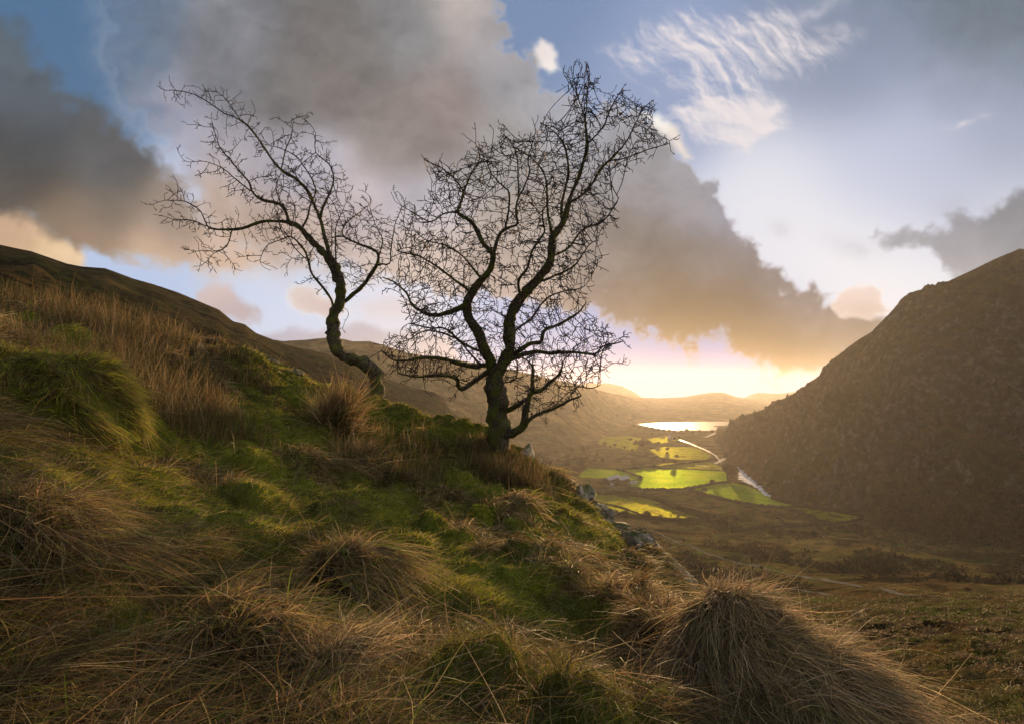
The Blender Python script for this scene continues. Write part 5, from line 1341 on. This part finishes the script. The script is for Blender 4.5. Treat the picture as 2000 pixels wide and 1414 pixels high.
used = {}
def plant(proto, p, scale, rot, label, cat='tree', group=None):
    if proto not in used: r = proto; used[proto] = True; kids_ = None
    else:
        r = proto.copy(); col.objects.link(r)
        for ch in list(proto.children):
            c = ch.copy(); col.objects.link(c); c.parent = r
    r.location = p; r.scale = (scale, scale, scale); r.rotation_euler = (0, 0, rot)
    for k_ in ('label', 'category', 'group'):
        if k_ in r: del r[k_]
    return tag(r, label, cat, group)

BR = (.045, .032, .020); DK = (.022, .020, .012); RD = (.07, .042, .022); EV = (.018, .024, .012)
pr = [far_tree_proto(11, 9, 4.4, 1300, BR, 1.1), far_tree_proto(12, 8, 3.8, 1200, BR, 1.0), far_tree_proto(13, 10, 4.2, 1500, DK, 1.1), far_tree_proto(14, 7, 3.8, 1100, RD, 1.0), far_tree_proto(15, 12, 3.2, 1600, EV, 1.1, 'evergreen_tree')]
R9 = random.Random(91)
def pt(k, px, py, s, label, group=None, cat='tree', dmax=2400):
    plant(pr[k], on_valley(px, py, dmax), s, R9.uniform(0, 6.28), label, cat, group)
pt(4, 1422, 938, 1.7, 'tallest dark tree by the river bend', 'dark trees by the river bend')
pt(4, 1428, 933, 1.45, 'dark tree just right of the tallest one by the river bend', 'dark trees by the river bend')
pt(4, 1419, 926, 1.3, 'dark tree behind the tallest one by the river bend', 'dark trees by the river bend')
pt(2, 1433, 926, 1.2, 'rounded bare tree between the river bend and the mountain', 'dark trees by the river bend')
pt(2, 1391, 946.5, .62, 'small round bush on the wall corner right of the large field')
pt(0, 1376, 964, .75, 'lone round bare tree standing in the field beside the river')
pt(1, 1437, 988, .75, 'small bush on the brown moor below the long wall')
pt(2, 1249, 935, .5, 'dark bush where the curving wall meets the large field')
pt(1, 1265, 959, .5, 'small thin tree on the wall below the large field')
pt(0, 1173, 1001, 1.0, 'bare tree standing in front of the olive green boulder field beside the crag')
pt(3, 1200, 1012, .9, 'reddish bare tree right of the crag', None)
pt(1, 1262, 1020, 1.15, 'wide bare tree on the lower hedge of the boulder field')
pt(3, 1285, 1024, 1.0, 'reddish bare tree right of the wide one on the lower hedge')
pt(0, 1222, 1017, .9, 'bare tree near the left end of the lower hedge')
pt(3, 1415, 1034, 1.0, 'bushy brown tree on the moor below the dim fields')
pt(2, 1255, 878, 1.9, 'largest dark tree in the hazy meadow below the lake')
pt(2, 1266, 875, 1.5, 'dark tree right of the largest one in the hazy meadow')
pt(2, 1243, 873, 1.3, 'dark tree left of the largest one in the hazy meadow')
pt(1, 1182, 872, 1.2, 'round tree at the left end of the hazy meadow')
pt(1, 1200, 874, 1.0, 'slim tree in the hazy meadow between the round tree and the dark trees')
GL = 'trees along the near shore of the lake'
for i, (px, py) in enumerate([(1238, 836), (1250, 838), (1262, 841), (1274, 843), (1286, 845), (1296, 846), (1308, 845), (1318, 848), (1330, 847), (1342, 847), (1354, 848), (1366, 847), (1378, 849), (1390, 848), (1404, 846)]):
    pt((0, 1, 2)[i % 3], px, py, R9.uniform(.9, 1.5), 'hazy tree in the belt along the near shore of the lake', GL)
GW = 'bare trees of the wood left of the farm'
for i in range(58):
    px = R9.uniform(1040, 1150); lo = 938 - max(0, px - 1125) * .8
    py = R9.uniform(878, min(lo, 936))
    pt((0, 1, 3, 3)[i % 4], px, py, R9.uniform(.8, 1.3), 'bare brown tree of the wood between the slope and the farm fields', GW)
GH = 'scattered trees in the hazy fields'
for i in range(34):
    px = R9.uniform(1150, 1330); py = R9.uniform(850, 910)
    pt((0, 1, 2, 3)[i % 4], px, py, R9.uniform(.5, .95), 'small hazy tree among the far fields below the lake', GH)
GS = 'bushes on the brown moor'
for i in range(46):
    px = R9.uniform(1330, 1990); py = R9.uniform(1030, 1150)
    if py < 1035 + (px - 1600) * .12: continue
    pt((2, 1, 3)[i % 3], px, py, R9.uniform(.12, .32), 'low dark bush on the brown moor beyond the tussocks', GS, 'bush')
GM = 'dark bushes in the middle of the moor'
for i in range(22):
    px = R9.gauss(1640, 70); py = R9.gauss(1048, 12)
    pt(2, px, py, R9.uniform(.25, .5), 'dark bush in the thicket below the triangular field', GM, 'bush')
# woodland on the lower flank of the mountain: one mass
RW = np.random.default_rng(95)
cv = []; ccs = []
nv_ = MT.shape[0]
front = MT[8:120].reshape(-1, 3)
for i in range(2600):
    r_ = int(abs(RW.normal(0, .22)) * 130) + 8
    c_ = RW.integers(12, 330)
    if r_ > 150: continue
    p = MT[min(r_, 150), c_]
    if fbm(np.array([p[0] / 70]), np.array([p[1] / 70]), 950, 3)[0] < -.1 + .0035 * r_: continue
    V, C = crown_arrays(RW, 46, RW.uniform(2.2, 4), RW.uniform(2.2, 3.6), RW.uniform(2.5, 4), 1.9, [BR, RD, BR, DK][RW.integers(0, 4)], 5)
    cv.append(V + p); ccs.append(C)
V = np.concatenate(cv); tag(raw_mesh('woodland', V, np.arange(len(V)).reshape(-1, 4), None, scrub_mat, None, False, np.concatenate(ccs)), 'bare winter woodland on the lower mountain flank', 'woodland', kind='stuff')

# scrub and heather scattered over the moor and the lower hillsides: one ground cover
cv = []; ccs = []
N = 6500
u_ = RW.uniform(.12, 1.3, N); d_ = np.exp(RW.uniform(math.log(165), math.log(640), N)); x = u_ * d_; y = d_
m_ = fbm(x / 38, y / 38, 970, 4); zz = valley_z(x, y) + moor_bumps(x, y)
k = (m_ > .02 + RW.uniform(-.3, .3, N)) & (zz > 2.5)
RD_ = np.array([tuple(on_valley(px_, float(np.interp(px_, [1168, 1262, 1345, 1440, 1560, 1690, 1830], [1004, 1032, 1068, 1096, 1121, 1146, 1166]))))[:2] for px_ in range(1170, 1831, 10)])
k &= np.array([np.min((RD_[:, 0] - a_) ** 2 + (RD_[:, 1] - b_ - 3) ** 2) > 13 ** 2 for a_, b_ in zip(x, y)])
for xi, yi, zi in zip(x[k], y[k], zz[k]):
    s_ = RW.uniform(.6, 2.0) * (1 + .0022 * yi)
    V, C = crown_arrays(RW, 40, s_ * 1.3, s_ * .6, s_ * .35, s_ * .5, [DK, (.035, .024, .011), (.03, .034, .012), (.05, .03, .012)][RW.integers(0, 4)], 4)
    cv.append(V + np.array([xi, yi, zi])); ccs.append(C)
V = np.concatenate(cv); tag(raw_mesh('scrub', V, np.arange(len(V)).reshape(-1, 4), None, scrub_mat, None, False, np.concatenate(ccs)), 'dark heather and gorse scattered over the brown moor', 'scrub', kind='stuff')
# ------------------------------------------------------------------ haze
hm, n, l, o = new_mat('haze')
pv = n.new('ShaderNodeVolumePrincipled'); pv.inputs['Color'].default_value = (.95, .93, .9, 1); pv.inputs['Density'].default_value = HAZE_DENSITY; pv.inputs['Anisotropy'].default_value = HAZE_ANISO
l.new(pv.outputs[0], o.inputs['Volume'])
x0, x1, y0, y1, z0, z1 = -6500, 6500, -120, 5600, -14, EYE + 165
hv_ = [(x, y, z) for z in (z0, z1) for y in (y0, y1) for x in (x0, x1)]
tag(raw_mesh('haze', hv_, quads=[(0, 2, 3, 1), (4, 5, 7, 6), (0, 1, 5, 4), (2, 6, 7, 3), (0, 4, 6, 2), (1, 3, 7, 5)], mat=hm, smooth_=False), 'golden haze filling the valley', 'haze', kind='stuff')
